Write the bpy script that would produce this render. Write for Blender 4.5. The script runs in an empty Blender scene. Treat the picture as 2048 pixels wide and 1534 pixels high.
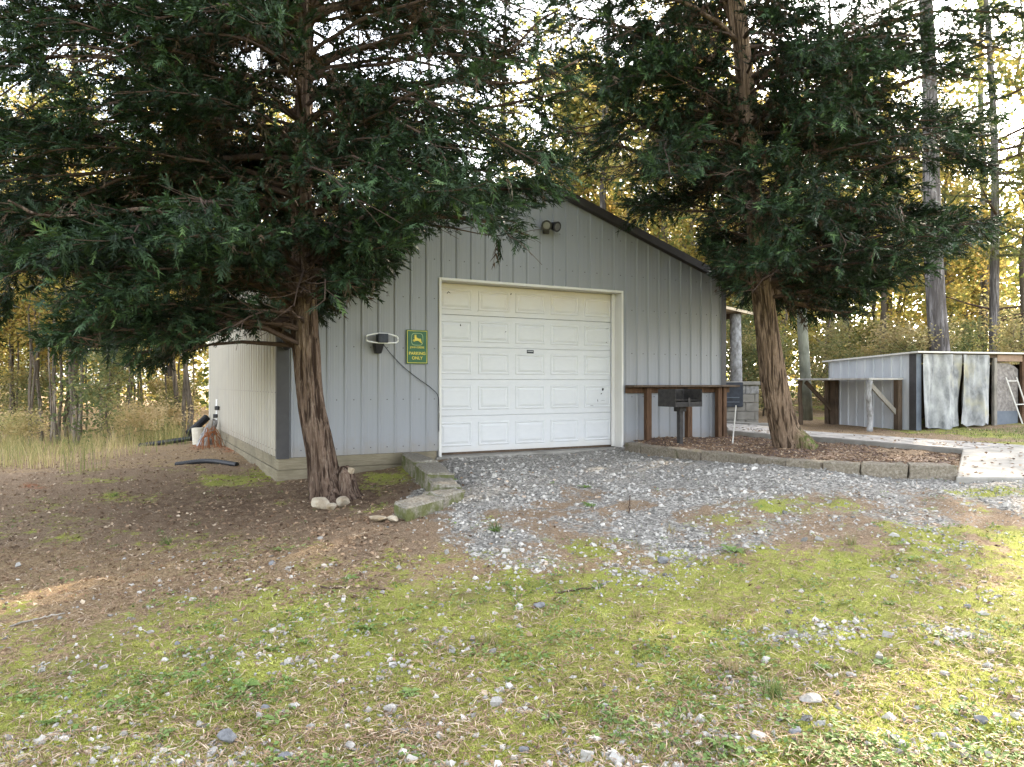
import bpy, bmesh, math, random
import numpy as np
from mathutils import Vector
from math import radians as R, sin, cos, pi

random.seed(11)
rng = np.random.default_rng(11)
sc = bpy.context.scene
C = sc.collection

# ------------------------------------------------------------------ camera, sky, sun, exposure
FPX, CZ = 1450.0, 1.015            # focal length in photo pixels, lens height above the door sill
cam_d = bpy.data.cameras.new('camera')
cam = bpy.data.objects.new('camera', cam_d)
C.objects.link(cam)
cam.location = (0, 0, CZ)
cam.rotation_euler = (R(90), 0, 0)
cam_d.sensor_width = 36
cam_d.lens = FPX / 2048 * 36
cam_d.clip_start = 0.05
cam_d.clip_end = 600
sc.camera = cam

SUN_EL, SUN_AZ = 29.0, 38.0        # degrees; azimuth to the right of the view direction
world = bpy.data.worlds.new('World')
sc.world = world
world.use_nodes = True
wn = world.node_tree
bg = wn.nodes['Background']
sky = wn.nodes.new('ShaderNodeTexSky')
sky.sky_type = 'NISHITA'
sky.sun_disc = False
sky.sun_elevation = R(SUN_EL)
sky.sun_rotation = R(SUN_AZ)
sky.air_density = 1.0
sky.dust_density = 2.2
sky.ozone_density = 1.0
hs = wn.nodes.new('ShaderNodeHueSaturation')       # thin bright overcast veil: a whiter sky than clear air gives
hs.inputs['Saturation'].default_value = 0.34
wn.links.new(sky.outputs[0], hs.inputs['Color'])
wn.links.new(hs.outputs[0], bg.inputs[0])
bg.inputs[1].default_value = 0.15

sun_d = bpy.data.lights.new('sun', 'SUN')
sun_d.energy = 2.9
sun_d.angle = R(0.6)
sun_d.color = (1.0, 0.86, 0.66)
sun = bpy.data.objects.new('sun', sun_d)
C.objects.link(sun)
sd = Vector((sin(R(SUN_AZ)) * cos(R(SUN_EL)), cos(R(SUN_AZ)) * cos(R(SUN_EL)), sin(R(SUN_EL))))
sun.rotation_euler = (-sd).to_track_quat('-Z', 'Y').to_euler()
sun.location = (8, 20, 15)

sc.view_settings.view_transform = 'Standard'
sc.view_settings.look = 'None'
sc.view_settings.use_curve_mapping = False
sc.view_settings.gamma = 1.0
sc.view_settings.exposure = 3.0
sc.cycles.use_denoising = True
sc.cycles.denoiser = 'OPENIMAGEDENOISE'
sc.cycles.denoising_input_passes = 'RGB_ALBEDO_NORMAL'
sc.cycles.denoising_prefilter = 'ACCURATE'
sc.cycles.max_bounces = 6
sc.cycles.diffuse_bounces = 4
sc.cycles.transparent_max_bounces = 4
sc.cycles.sample_clamp_indirect = 6


# ------------------------------------------------------------------ helpers
def proj(p):
    """photo pixel of world points (N,3)"""
    p = np.asarray(p, float)
    y = np.maximum(p[..., 1], 0.05)
    return 1024 + p[..., 0] / y * FPX, 767 - (p[..., 2] - CZ) / y * FPX


def PX(px, py, Y):
    return np.array([(px - 1024) / FPX * Y, Y, CZ - (py - 767) / FPX * Y])


def hash3(i, j, k, seed):
    n = (i * 374761393 + j * 668265263 + k * 2147483647 + seed * 974634777) & 0xffffffff
    n = ((n ^ (n >> 13)) * 1274126177) & 0xffffffff
    n = ((n ^ (n >> 16)) * 2246822519) & 0xffffffff
    return ((n ^ (n >> 15)) & 0xffffff) / float(0xffffff)


def vnoise(p, seed=0):
    p = np.asarray(p, float)
    f = np.floor(p)
    i = f.astype(np.int64)
    t = p - f
    t = t * t * (3 - 2 * t)
    r = 0
    for a in (0, 1):
        for b in (0, 1):
            for c in (0, 1):
                w = (t[..., 0] if a else 1 - t[..., 0]) * (t[..., 1] if b else 1 - t[..., 1]) * (t[..., 2] if c else 1 - t[..., 2])
                r = r + w * hash3(i[..., 0] + a, i[..., 1] + b, i[..., 2] + c, seed)
    return r


def fbm(p, seed=0, o=3):
    p = np.asarray(p, float)
    r, a, tot = 0, 1.0, 0
    for k in range(o):
        r = r + a * vnoise(p * 2 ** k, seed + k * 7)
        tot += a
        a *= 0.5
    return r / tot


def n2(x, y, s, seed=0, o=3):
    return fbm(np.stack([x * s, y * s, np.zeros_like(x)], -1), seed, o)


def np_mesh(name, V, Fc, attrs=None, smooth=False):
    """mesh from arrays; Fc is (N,3) or (N,4)"""
    V = np.ascontiguousarray(V, np.float32)
    Fc = np.ascontiguousarray(Fc, np.int32)
    me = bpy.data.meshes.new(name)
    me.vertices.add(len(V))
    me.vertices.foreach_set('co', V.ravel())
    me.loops.add(Fc.size)
    me.loops.foreach_set('vertex_index', Fc.ravel())
    me.polygons.add(len(Fc))
    me.polygons.foreach_set('loop_start', np.arange(0, Fc.size, Fc.shape[1], dtype=np.int32))
    me.polygons.foreach_set('use_smooth', np.full(len(Fc), bool(smooth)))
    for k, a in (attrs or {}).items():
        at = me.attributes.new(k, 'FLOAT', 'POINT')
        at.data.foreach_set('value', np.ascontiguousarray(a, np.float32))
    me.update(calc_edges=True)
    return me


def tag(o, label=None, cat=None, group=None, kind=None):
    if label: o['label'] = label
    if cat: o['category'] = cat
    if group: o['group'] = group
    if kind: o['kind'] = kind
    return o


def empty(name, loc, label=None, cat=None, group=None, kind=None):
    o = bpy.data.objects.new(name, None)
    o.empty_display_size = 0.2
    C.objects.link(o)
    o.location = [float(a) for a in loc]
    return tag(o, label, cat, group, kind)


WL = {}          # world location of each object we made, for children given in world coordinates


def wloc(o):
    l = Vector(o.location)
    while o.parent is not None:
        o = o.parent
        l += Vector(o.location)
    return np.array(l)


def link_mesh(name, me, mat, parent=None, loc=(0, 0, 0)):
    o = bpy.data.objects.new(name, me)
    C.objects.link(o)
    if mat is not None and not me.materials:
        me.materials.append(mat)
    o.location = [float(a) for a in loc]
    if parent is not None:
        o.parent = parent
    return o


def obj_w(name, V, Fc, mat, parent=None, base=None, attrs=None, smooth=False):
    """object from WORLD coordinates: origin at base (or at the parent's origin)"""
    V = np.asarray(V, float)
    if parent is not None:
        off = wloc(parent)
        loc = (0, 0, 0)
    else:
        off = np.array(base if base is not None else (0, 0, 0), float)
        loc = off
    me = np_mesh(name, V - off, Fc, attrs, smooth)
    return link_mesh(name, me, mat, parent, loc)


class MB:
    """collects shapes in world coordinates and links them as one mesh object"""
    def __init__(s):
        s.v, s.f = [], []

    def add(s, vs, fs):
        b = len(s.v)
        s.v += [tuple(float(c) for c in v) for v in vs]
        s.f += [tuple(b + i for i in f) for f in fs]
        return s

    def hexa(s, q):       # 8 points: bottom 0-3, top 4-7
        return s.add(q, [(3, 2, 1, 0), (4, 5, 6, 7), (0, 1, 5, 4), (1, 2, 6, 5), (2, 3, 7, 6), (3, 0, 4, 7)])

    def box(s, fr, u0, u1, v0, v1, z0, z1):   # fr(u,v,z) -> world
        return s.hexa([fr(u0, v0, z0), fr(u1, v0, z0), fr(u1, v1, z0), fr(u0, v1, z0),
                       fr(u0, v0, z1), fr(u1, v0, z1), fr(u1, v1, z1), fr(u0, v1, z1)])

    def beam(s, a, b, w, h, up=(0, 0, 1)):     # rectangular bar between two points
        a, b = Vector(a), Vector(b)
        x = (b - a).normalized()
        y = Vector(up).cross(x)
        if y.length < 1e-4: y = Vector((0, 1, 0)).cross(x)
        y.normalize()
        z = x.cross(y)
        q = []
        for e in (a, b):
            q.append([e + y * (sy * w / 2) + z * (sz * h / 2) for sy, sz in ((-1, -1), (1, -1), (1, 1), (-1, 1))])
        A, B = q
        return s.hexa([A[0], B[0], B[1], A[1], A[3], B[3], B[2], A[2]])

    def tube(s, pts, rad, n=8, cap=True):
        V, F4 = tube_np(pts, rad, n)
        b = len(s.v)
        s.v += [tuple(v) for v in V.tolist()]
        s.f += [tuple(b + i for i in f) for f in F4.tolist()]
        if cap:
            m = len(pts)
            s.f.append(tuple(b + i for i in range(n))[::-1])
            s.f.append(tuple(b + (m - 1) * n + i for i in range(n)))
        return s

    def prism(s, poly, z0, z1):
        n = len(poly)
        z0 = z0 if hasattr(z0, '__len__') else [z0] * n
        z1 = z1 if hasattr(z1, '__len__') else [z1] * n
        vs = [(p[0], p[1], z) for p, z in zip(poly, z0)] + [(p[0], p[1], z) for p, z in zip(poly, z1)]
        fs = [tuple(range(n))[::-1], tuple(range(n, 2 * n))] + [(i, (i + 1) % n, n + (i + 1) % n, n + i) for i in range(n)]
        return s.add(vs, fs)

    def build(s, name, mat, parent=None, base=None, bevel=0, seg=1, smooth=False, rough=0, cuts=0, seed=0, recalc=True):
        if parent is not None:
            off, loc = wloc(parent), (0, 0, 0)
        else:
            off = np.array(base if base is not None else (0, 0, 0), float)
            loc = off
        me = bpy.data.meshes.new(name)
        bm = bmesh.new()
        vs = [bm.verts.new((v[0] - off[0], v[1] - off[1], v[2] - off[2])) for v in s.v]
        for f in s.f:
            try:
                bm.faces.new([vs[i] for i in f])
            except ValueError:
                pass
        if recalc:
            bmesh.ops.recalc_face_normals(bm, faces=bm.faces)
        if bevel:
            bmesh.ops.bevel(bm, geom=[e for e in bm.edges if e.calc_face_angle(0) > 0.5], offset=bevel, segments=seg, affect='EDGES', profile=0.6)
        if cuts:
            bmesh.ops.subdivide_edges(bm, edges=bm.edges, cuts=cuts, use_grid_fill=True)
        if rough:
            bm.verts.ensure_lookup_table()
            co = np.array([v.co[:] for v in bm.verts])
            nr = np.array([v.normal[:] for v in bm.verts])
            bm.normal_update()
            nr = np.array([v.normal[:] for v in bm.verts])
            d = (fbm((co + off) * 9, seed, 2) - 0.5) * 1.2 + (vnoise((co + off) * 34, seed + 3) - 0.5) * 0.9
            co = co + nr * (d * rough)[:, None]
            for v, c in zip(bm.verts, co): v.co = c
        if smooth:
            for f in bm.faces: f.smooth = True
        bm.to_mesh(me)
        bm.free()
        return link_mesh(name, me, mat, parent, loc)


def tube_np(pts, rad, n):
    pts = np.asarray(pts, float)
    m = len(pts)
    rad = np.broadcast_to(np.asarray(rad, float), (m,))
    t = np.gradient(pts, axis=0)
    t /= np.linalg.norm(t, axis=1)[:, None] + 1e-9
    ref = np.array([0.0, 0, 1]) if abs(t[:, 2]).mean() < 0.8 else np.array([1.0, 0, 0])
    a = np.cross(t, ref)
    a /= np.linalg.norm(a, axis=1)[:, None] + 1e-9
    b = np.cross(t, a)
    th = np.linspace(0, 2 * pi, n, endpoint=False)
    V = pts[:, None] + rad[:, None, None] * (np.cos(th)[None, :, None] * a[:, None] + np.sin(th)[None, :, None] * b[:, None])
    i = np.arange(m - 1)[:, None] * n
    j = np.arange(n)[None]
    j2 = (j + 1) % n
    F4 = np.stack([i + j, i + j2, i + n + j2, i + n + j], -1).reshape(-1, 4)
    return V.reshape(-1, 3), F4


def spline(pts, n):
    pts = np.asarray(pts, float)
    s = np.r_[0, np.cumsum(np.linalg.norm(np.diff(pts, axis=0), axis=1))]
    u = np.linspace(0, s[-1], n)
    out = np.zeros((n, pts.shape[1]))
    m = np.gradient(pts, s, axis=0)
    k = np.clip(np.searchsorted(s, u, 'right') - 1, 0, len(s) - 2)
    h = (s[k + 1] - s[k])[:, None]
    t = ((u - s[k])[:, None]) / h
    out = (2 * t**3 - 3 * t**2 + 1) * pts[k] + (t**3 - 2 * t**2 + t) * h * m[k] + (-2 * t**3 + 3 * t**2) * pts[k + 1] + (t**3 - t**2) * h * m[k + 1]
    return out


class Bag:
    """accumulates numpy geometry (all triangles or all quads)"""
    def __init__(s):
        s.V, s.F, s.n, s.A = [], [], 0, []

    def add(s, V, Fc, a=None):
        s.V.append(V)
        s.F.append(Fc + s.n)
        s.n += len(V)
        if a is not None: s.A.append(np.broadcast_to(a, (len(V),)))

    def obj(s, name, mat, parent=None, base=None, attr=None, smooth=False):
        V, Fc = np.concatenate(s.V), np.concatenate(s.F)
        return obj_w(name, V, Fc, mat, parent, base, {attr: np.concatenate(s.A)} if attr else None, smooth)


def stamp(tv, tf, O, X, Y, Z, S):
    """copies of a template (tv,tf) at frames O,X,Y,Z scaled S (N,) or (N,3)"""
    S = np.asarray(S, float)
    if S.ndim == 1: S = S[:, None].repeat(3, 1)
    V = O[:, None] + (tv[None, :, 0:1] * S[:, None, 0:1]) * X[:, None] + (tv[None, :, 1:2] * S[:, None, 1:2]) * Y[:, None] + (tv[None, :, 2:3] * S[:, None, 2:3]) * Z[:, None]
    n, k = len(O), len(tv)
    Fc = (tf[None] + (np.arange(n) * k)[:, None, None]).reshape(-1, tf.shape[1])
    return V.reshape(-1, 3), Fc


def rand_frames(n, tilt=0.5, r=rng):
    """frames with Z near up"""
    th = r.uniform(0, 2 * pi, n)
    z = np.stack([r.normal(0, tilt, n), r.normal(0, tilt, n), np.ones(n)], -1)
    z /= np.linalg.norm(z, axis=1)[:, None]
    x = np.stack([np.cos(th), np.sin(th), np.zeros(n)], -1)
    y = np.cross(z, x)
    y /= np.linalg.norm(y, axis=1)[:, None]
    x = np.cross(y, z)
    return x, y, z


# ------------------------------------------------------------------ materials
class NT:
    def __init__(s, name):
        s.m = bpy.data.materials.new(name)
        s.m.use_nodes = True
        s.t = s.m.node_tree
        s.b = s.t.nodes['Principled BSDF']
        s.out = s.t.nodes['Material Output']
        s.b.inputs['Specular IOR Level'].default_value = 0.3

    def n(s, kind, **kw):
        nd = s.t.nodes.new(kind)
        for k, v in kw.items(): setattr(nd, k, v)
        return nd

    def l(s, a, b):
        s.t.links.new(a, b)

    def pos(s, scale=(1, 1, 1), obj=False):
        if obj:
            o = s.n('ShaderNodeTexCoord').outputs['Object']
        else:
            o = s.n('ShaderNodeNewGeometry').outputs['Position']
        mp = s.n('ShaderNodeMapping')
        mp.inputs['Scale'].default_value = scale
        s.l(o, mp.inputs[0])
        return mp.outputs[0]

    def noise(s, scale, detail=4, rough=0.55, vec=None, dist=0):
        nd = s.n('ShaderNodeTexNoise')
        nd.inputs['Scale'].default_value = scale
        nd.inputs['Detail'].default_value = detail
        nd.inputs['Roughness'].default_value = rough
        nd.inputs['Distortion'].default_value = dist
        s.l(vec if vec is not None else s.pos(), nd.inputs['Vector'])
        return nd.outputs['Fac']

    def voro(s, scale, vec=None, feature='F1', out='Distance'):
        nd = s.n('ShaderNodeTexVoronoi', feature=feature)
        nd.inputs['Scale'].default_value = scale
        s.l(vec if vec is not None else s.pos(), nd.inputs['Vector'])
        return nd.outputs[out]

    def ramp(s, fac, stops):
        nd = s.n('ShaderNodeValToRGB')
        cr = nd.color_ramp
        while len(cr.elements) < len(stops): cr.elements.new(0.5)
        for e, (p, c) in zip(cr.elements, stops):
            e.position = p
            e.color = (*c, 1) if len(c) == 3 else c
        s.l(fac, nd.inputs[0])
        return nd.outputs[0]

    def mix(s, fac, a, b, mode='MIX'):
        nd = s.n('ShaderNodeMix', data_type='RGBA', blend_type=mode)
        for v, i in ((fac, 0), (a, 6), (b, 7)):
            if hasattr(v, 'links'):
                s.l(v, nd.inputs[i])
            elif i == 0:
                nd.inputs[0].default_value = v
            else:
                nd.inputs[i].default_value = (*v, 1)
        return nd.outputs[2]

    def math(s, op, a, b=None, c=None, clamp=False):
        nd = s.n('ShaderNodeMath', operation=op, use_clamp=clamp)
        for i, v in enumerate((a, b, c)):
            if v is None: continue
            if hasattr(v, 'links'): s.l(v, nd.inputs[i])
            else: nd.inputs[i].default_value = v
        return nd.outputs[0]

    def smooth(s, x, lo, hi):
        nd = s.n('ShaderNodeMapRange', interpolation_type='SMOOTHSTEP')
        s.l(x, nd.inputs[0])
        nd.inputs[1].default_value = lo
        nd.inputs[2].default_value = hi
        return nd.outputs[0]

    def attr(s, name):
        return s.n('ShaderNodeAttribute', attribute_name=name).outputs['Fac']

    def bump(s, h, strength=0.4, dist=0.01, normal=None):
        nd = s.n('ShaderNodeBump')
        nd.inputs['Strength'].default_value = strength
        nd.inputs['Distance'].default_value = dist
        s.l(h, nd.inputs['Height'])
        if normal is not None: s.l(normal, nd.inputs['Normal'])
        return nd.outputs[0]

    def done(s, col, rough=0.7, normal=None, metal=0.0, spec=None):
        if hasattr(col, 'links'): s.l(col, s.b.inputs['Base Color'])
        else: s.b.inputs['Base Color'].default_value = (*col, 1)
        if hasattr(rough, 'links'): s.l(rough, s.b.inputs['Roughness'])
        else: s.b.inputs['Roughness'].default_value = rough
        s.b.inputs['Metallic'].default_value = metal
        if spec is not None: s.b.inputs['Specular IOR Level'].default_value = spec
        if normal is not None: s.l(normal, s.b.inputs['Normal'])
        return s.m


def simple(name, c1, c2, scale=6, rough=0.7, bump=0.2, bscale=40, stretch=(1, 1, 1), metal=0, detail=5, dist=0.01):
    t = NT(name)
    f = t.noise(scale, detail, 0.6, t.pos(stretch))
    col = t.ramp(f, [(0.3, c1), (0.7, c2)])
    nb = t.bump(t.noise(bscale, 4, 0.6, t.pos(stretch)), bump, dist) if bump else None
    return t.done(col, rough, nb, metal)


def m_siding(name='painted_siding_metal', c1=(0.215, 0.227, 0.25), c2=(0.26, 0.268, 0.285)):
    t = NT(name)
    p = t.pos((1, 1, 0.12))
    f = t.noise(7, 6, 0.65, p)
    g = t.noise(1.1, 3, 0.5)
    col = t.mix(f, c1, c2)
    col = t.mix(t.math('MULTIPLY', t.smooth(g, 0.45, 0.75), 0.4), col, (0.255, 0.245, 0.23))
    st = t.smooth(t.noise(16, 4, 0.7, t.pos((1, 1, 0.05))), 0.6, 0.82)      # rust-tinted runs
    col = t.mix(t.math('MULTIPLY', st, 0.35), col, (0.27, 0.24, 0.2))
    sx = t.n('ShaderNodeSeparateXYZ')
    t.l(t.pos(), sx.inputs[0])
    low = t.math('MULTIPLY', t.smooth(t.math('ADD', sx.outputs[2], t.math('MULTIPLY', t.noise(9, 5, 0.7), 0.4)), 0.55, 0.2), 0.5)
    col = t.mix(low, col, (0.22, 0.18, 0.13))                         # mud splashed along the foot
    return t.done(col, t.ramp(f, [(0, (0.38,) * 3), (1, (0.55,) * 3)]), t.bump(t.noise(2.2, 3, 0.5), 0.12, 0.02), 0.0, 0.4)


def m_wood(name, a, b, c, scale=5, rough=0.85, axis=(1, 1, 0.12)):
    t = NT(name)
    p = t.pos(axis)
    f = t.noise(scale * 6, 8, 0.7, p, 0.6)
    g = t.noise(scale * 0.6, 3)
    col = t.ramp(f, [(0.25, a), (0.5, b), (0.75, c)])
    col = t.mix(t.smooth(g, 0.4, 0.75), col, tuple(x * 0.55 for x in b))
    return t.done(col, rough, t.bump(f, 0.5, 0.006))


def m_bark(name, a, b, c, moss=0):
    """stringy bark: long strips between dark fissures"""
    t = NT(name)
    f = t.noise(24, 3, 0.55, t.pos((1, 1, 0.07)), 0.7)
    f2 = t.noise(70, 6, 0.7, t.pos((1, 1, 0.14)), 0.6)
    g = t.noise(6, 4, 0.6, t.pos((1, 1, 0.35)))
    h = t.attr('ridge')
    col = t.ramp(f2, [(0.3, a), (0.5, b), (0.7, c)])
    col = t.mix(t.smooth(g, 0.35, 0.75), col, tuple(x * 0.4 + 0.6 * y for x, y in zip(a, b)))
    crack = t.smooth(f, 0.5, 0.39)
    col = t.mix(crack, col, tuple(x * 0.45 for x in a))
    col = t.mix(t.smooth(h, 0.3, 0.75), tuple(x * 0.7 for x in a), col)
    if moss:
        mk = t.math('MULTIPLY', t.attr('mossy'), t.smooth(t.noise(16, 4), 0.35, 0.6))
        col = t.mix(mk, col, (0.085, 0.13, 0.018))
    hh = t.math('ADD', t.math('MULTIPLY', t.smooth(f, 0.36, 0.62), 1.0), t.math('MULTIPLY', f2, 0.35))
    return t.done(col, 0.92, t.bump(hh, 0.9, 0.03), spec=0.12)


def m_leaf(name, stops, trans=0.45, var=0.12, rough=0.6):
    """leaf: colour by the 'tint' attribute, varied per object; half of the light goes through"""
    t = NT(name)
    a = t.attr('tint')
    rnd = t.n('ShaderNodeObjectInfo').outputs['Random']
    a = t.math('ADD', a, t.math('MULTIPLY', t.math('SUBTRACT', rnd, 0.5), var * 2), clamp=True)
    col = t.ramp(a, stops)
    t.done(col, rough, spec=0.25)
    tr = t.n('ShaderNodeBsdfTranslucent')
    t.l(col, tr.inputs[0])
    mx = t.n('ShaderNodeMixShader')
    mx.inputs[0].default_value = trans
    t.l(t.b.outputs[0], mx.inputs[1])
    t.l(tr.outputs[0], mx.inputs[2])
    t.l(mx.outputs[0], t.out.inputs[0])
    return t.m


def m_ground():
    t = NT('yard_ground')
    p = t.pos()
    fine = t.noise(70, 6, 0.7)
    mid = t.noise(9, 5, 0.6)
    soil = t.ramp(mid, [(0.3, (0.12, 0.078, 0.048)), (0.7, (0.28, 0.195, 0.125))])
    soil = t.mix(t.smooth(fine, 0.38, 0.7), soil, (0.40, 0.30, 0.205))
    soil = t.mix(t.math('MULTIPLY', t.attr('humus'), t.smooth(mid, 0.3, 0.6)), soil, t.mix(fine, (0.035, 0.022, 0.015), (0.15, 0.095, 0.062)))
    dry = t.ramp(fine, [(0.32, (0.10, 0.066, 0.038)), (0.5, (0.32, 0.222, 0.125)), (0.7, (0.55, 0.42, 0.26))])
    v = t.voro(48, None, 'F1', 'Color')
    sep = t.n('ShaderNodeSeparateColor')
    t.l(v, sep.inputs[0])
    grav = t.ramp(sep.outputs[0], [(0.0, (0.13, 0.12, 0.105)), (0.5, (0.27, 0.255, 0.23)), (1.0, (0.46, 0.43, 0.385))])
    mossc = t.ramp(t.noise(120, 6, 0.75), [(0.32, (0.06, 0.052, 0.018)), (0.44, (0.25, 0.262, 0.052)), (0.55, (0.37, 0.39, 0.085)), (0.7, (0.55, 0.555, 0.18))])
    mossc = t.mix(t.smooth(t.noise(3.5, 5, 0.65), 0.42, 0.68), mossc, t.mix(0.5, mossc, (0.20, 0.15, 0.085)))
    mossc = t.mix(t.smooth(t.noise(1.4, 3, 0.6), 0.5, 0.75), mossc, t.mix(0.55, mossc, (0.12, 0.17, 0.03)))
    brk = t.math('MULTIPLY', t.math('SUBTRACT', t.noise(5, 7, 0.7), 0.5), 1.9)
    brk2 = t.math('MULTIPLY', t.math('SUBTRACT', t.noise(26, 5, 0.7), 0.5), 1.3)
    k = t.math('ADD', brk, brk2)
    fd = t.smooth(t.math('ADD', t.attr('dry'), k), 0.35, 0.75)
    fg = t.smooth(t.math('ADD', t.attr('gravel'), k), 0.3, 0.65)
    fm = t.smooth(t.math('ADD', t.attr('moss'), k), 0.35, 0.65)
    col = t.mix(fd, soil, dry)
    col = t.mix(fg, col, grav)
    col = t.mix(fm, col, mossc)
    clay = t.smooth(t.math('ADD', t.attr('clay'), k), 0.4, 0.8)
    col = t.mix(clay, col, (0.3, 0.12, 0.06))
    h = t.math('ADD', t.math('MULTIPLY', fine, 0.5), t.noise(160, 3, 0.7))
    return t.done(col, 0.95, t.bump(h, 1.0, 0.02), spec=0.1)


M = {}
M['siding'] = m_siding()
M['siding_warm_bounce'] = m_siding('bounce_lit_siding_metal', (0.34, 0.31, 0.26), (0.385, 0.355, 0.30))      # warm bounce light painted into the left wall's siding colour
M['dark_trim'] = simple('dark_trim_metal', (0.042, 0.04, 0.042), (0.06, 0.057, 0.058), 8, 0.5, 0.06)
M['white_trim'] = simple('white_trim_metal', (0.56, 0.54, 0.5), (0.64, 0.62, 0.59), 5, 0.5, 0.05, 30, (1, 1, 0.3))
M['roof'] = simple('dark_roof_metal', (0.028, 0.024, 0.022), (0.042, 0.036, 0.033), 6, 0.55, 0.08)


def m_door():
    t = NT('white_door_paint')
    gz_ = t.n('ShaderNodeSeparateXYZ')
    t.l(t.pos(), gz_.inputs[0])
    z = gz_.outputs[2]
    f = t.noise(9, 5, 0.6, t.pos((1, 1, 2.5)))
    col = t.mix(f, (0.52, 0.527, 0.54), (0.60, 0.603, 0.61))
    top_tint = t.math('MULTIPLY', t.smooth(t.math('ADD', z, t.math('MULTIPLY', t.noise(1.8, 4), 0.5)), 2.1, 2.75), 0.55)
    col = t.mix(top_tint, col, (0.56, 0.46, 0.31))                       # yellower towards the top of the door
    low = t.math('MULTIPLY', t.smooth(t.math('ADD', z, t.math('MULTIPLY', t.noise(7, 4), 0.25)), 0.32, 0.1), 0.4)
    col = t.mix(low, col, (0.52, 0.46, 0.36))                         # splash dirt
    wg = t.noise(30, 5, 0.7, t.pos((0.25, 0.25, 6)))
    return t.done(col, 0.5, t.bump(wg, 0.1, 0.004), 0, 0.35)


M['door'] = m_door()
M['plank'] = m_wood('treated_plank_wood', (0.13, 0.11, 0.07), (0.2, 0.17, 0.115), (0.27, 0.235, 0.17), 3, axis=(0.3, 0.3, 3))
M['red_wood'] = m_wood('stained_post_wood', (0.035, 0.017, 0.009), (0.095, 0.05, 0.026), (0.17, 0.1, 0.058), 5)
M['grey_wood'] = m_wood('weathered_wood', (0.15, 0.13, 0.11), (0.26, 0.235, 0.2), (0.36, 0.33, 0.29), 5)
M['pale_wood'] = m_wood('pale_board_wood', (0.3, 0.285, 0.26), (0.44, 0.42, 0.39), (0.56, 0.54, 0.5), 5)  # light grey boards of the plank counter top
M['dark_wood'] = m_wood('dark_weathered_wood', (0.05, 0.035, 0.025), (0.1, 0.07, 0.048), (0.16, 0.115, 0.08), 5)
M['concrete'] = simple('concrete', (0.19, 0.178, 0.155), (0.31, 0.292, 0.26), 4, 0.9, 0.3, 60)
M['paver'] = simple('pale_paver_concrete', (0.25, 0.23, 0.21), (0.38, 0.355, 0.325), 3, 0.9, 0.3, 60)


def m_block():
    t = NT('split_face_block')
    f = t.noise(40, 6, 0.7)
    g = t.noise(4, 4, 0.6)
    col = t.ramp(f, [(0.3, (0.10, 0.083, 0.062)), (0.5, (0.19, 0.162, 0.125)), (0.72, (0.32, 0.285, 0.23))])
    gs = t.smooth(g, 0.5, 0.75)
    col = t.mix(t.math('MULTIPLY', gs, 0.6), col, (0.1, 0.1, 0.045))
    return t.done(col, 0.95, t.bump(f, 0.9, 0.012), spec=0.1)


def m_block_moss():
    t = NT('mossy_block')
    f = t.noise(40, 6, 0.7)
    g = t.noise(6, 4, 0.6)
    col = t.ramp(f, [(0.3, (0.1, 0.085, 0.065)), (0.5, (0.2, 0.18, 0.145)), (0.72, (0.33, 0.31, 0.27))])
    nz = t.n('ShaderNodeSeparateXYZ')
    t.l(t.n('ShaderNodeNewGeometry').outputs['Normal'], nz.inputs[0])
    side = t.smooth(nz.outputs[2], 0.7, 0.2)
    gs = t.math('MULTIPLY', t.smooth(g, 0.32, 0.6), side)
    col = t.mix(t.math('MULTIPLY', gs, 0.85), col, (0.075, 0.085, 0.02))
    return t.done(col, 0.95, t.bump(f, 0.9, 0.012), spec=0.1)


M['block'] = m_block()
M['block_moss'] = m_block_moss()
M['black'] = simple('black_plastic', (0.012, 0.012, 0.014), (0.022, 0.022, 0.026), 20, 0.45, 0.1)
M['black_iron'] = simple('black_iron', (0.02, 0.018, 0.018), (0.05, 0.045, 0.042), 16, 0.7, 0.4, 60)
M['blue_black'] = simple('dark_painted_steel', (0.015, 0.018, 0.026), (0.035, 0.042, 0.06), 12, 0.5, 0.2)
M['white'] = simple('white_plastic', (0.78, 0.78, 0.78), (0.84, 0.84, 0.84), 8, 0.4, 0.03)
M['bucket'] = simple('dirty_white_plastic', (0.45, 0.4, 0.31), (0.66, 0.62, 0.53), 9, 0.5, 0.1)
M['glass'] = simple('lamp_glass', (0.1, 0.1, 0.1), (0.16, 0.155, 0.15), 8, 0.2, 0.0)
M['sign_green'] = simple('sign_green', (0.012, 0.085, 0.03), (0.016, 0.1, 0.036), 8, 0.35, 0.05)
M['sign_yellow'] = simple('sign_yellow', (0.62, 0.5, 0.06), (0.7, 0.57, 0.08), 8, 0.4, 0.02)
M['sign_pale'] = simple('sign_pale_green', (0.3, 0.42, 0.2), (0.36, 0.48, 0.25), 8, 0.4, 0.02)
M['rock'] = simple('cream_rock', (0.2, 0.145, 0.08), (0.47, 0.41, 0.32), 7, 0.9, 0.7, 26, detail=7, dist=0.02)
M['rust'] = simple('rusty_wire', (0.18, 0.06, 0.02), (0.3, 0.12, 0.05), 20, 0.9, 0.3)
M['rail_white'] = simple('chalky_white_paint', (0.5, 0.48, 0.44), (0.66, 0.64, 0.6), 14, 0.7, 0.2)
M['particle'] = simple('mottled_board', (0.13, 0.115, 0.105), (0.33, 0.3, 0.28), 17, 0.9, 0.5, 40)
M['blue_board'] = simple('blue_grey_board', (0.10, 0.115, 0.14), (0.15, 0.17, 0.2), 6, 0.7, 0.1)
M['tan_board'] = simple('tan_board', (0.24, 0.16, 0.11), (0.33, 0.235, 0.175), 7, 0.8, 0.2)
M['coop_siding'] = simple('coop_siding_metal', (0.40, 0.42, 0.45), (0.52, 0.53, 0.55), 5, 0.5, 0.1, 10, (1, 1, 0.2))
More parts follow.
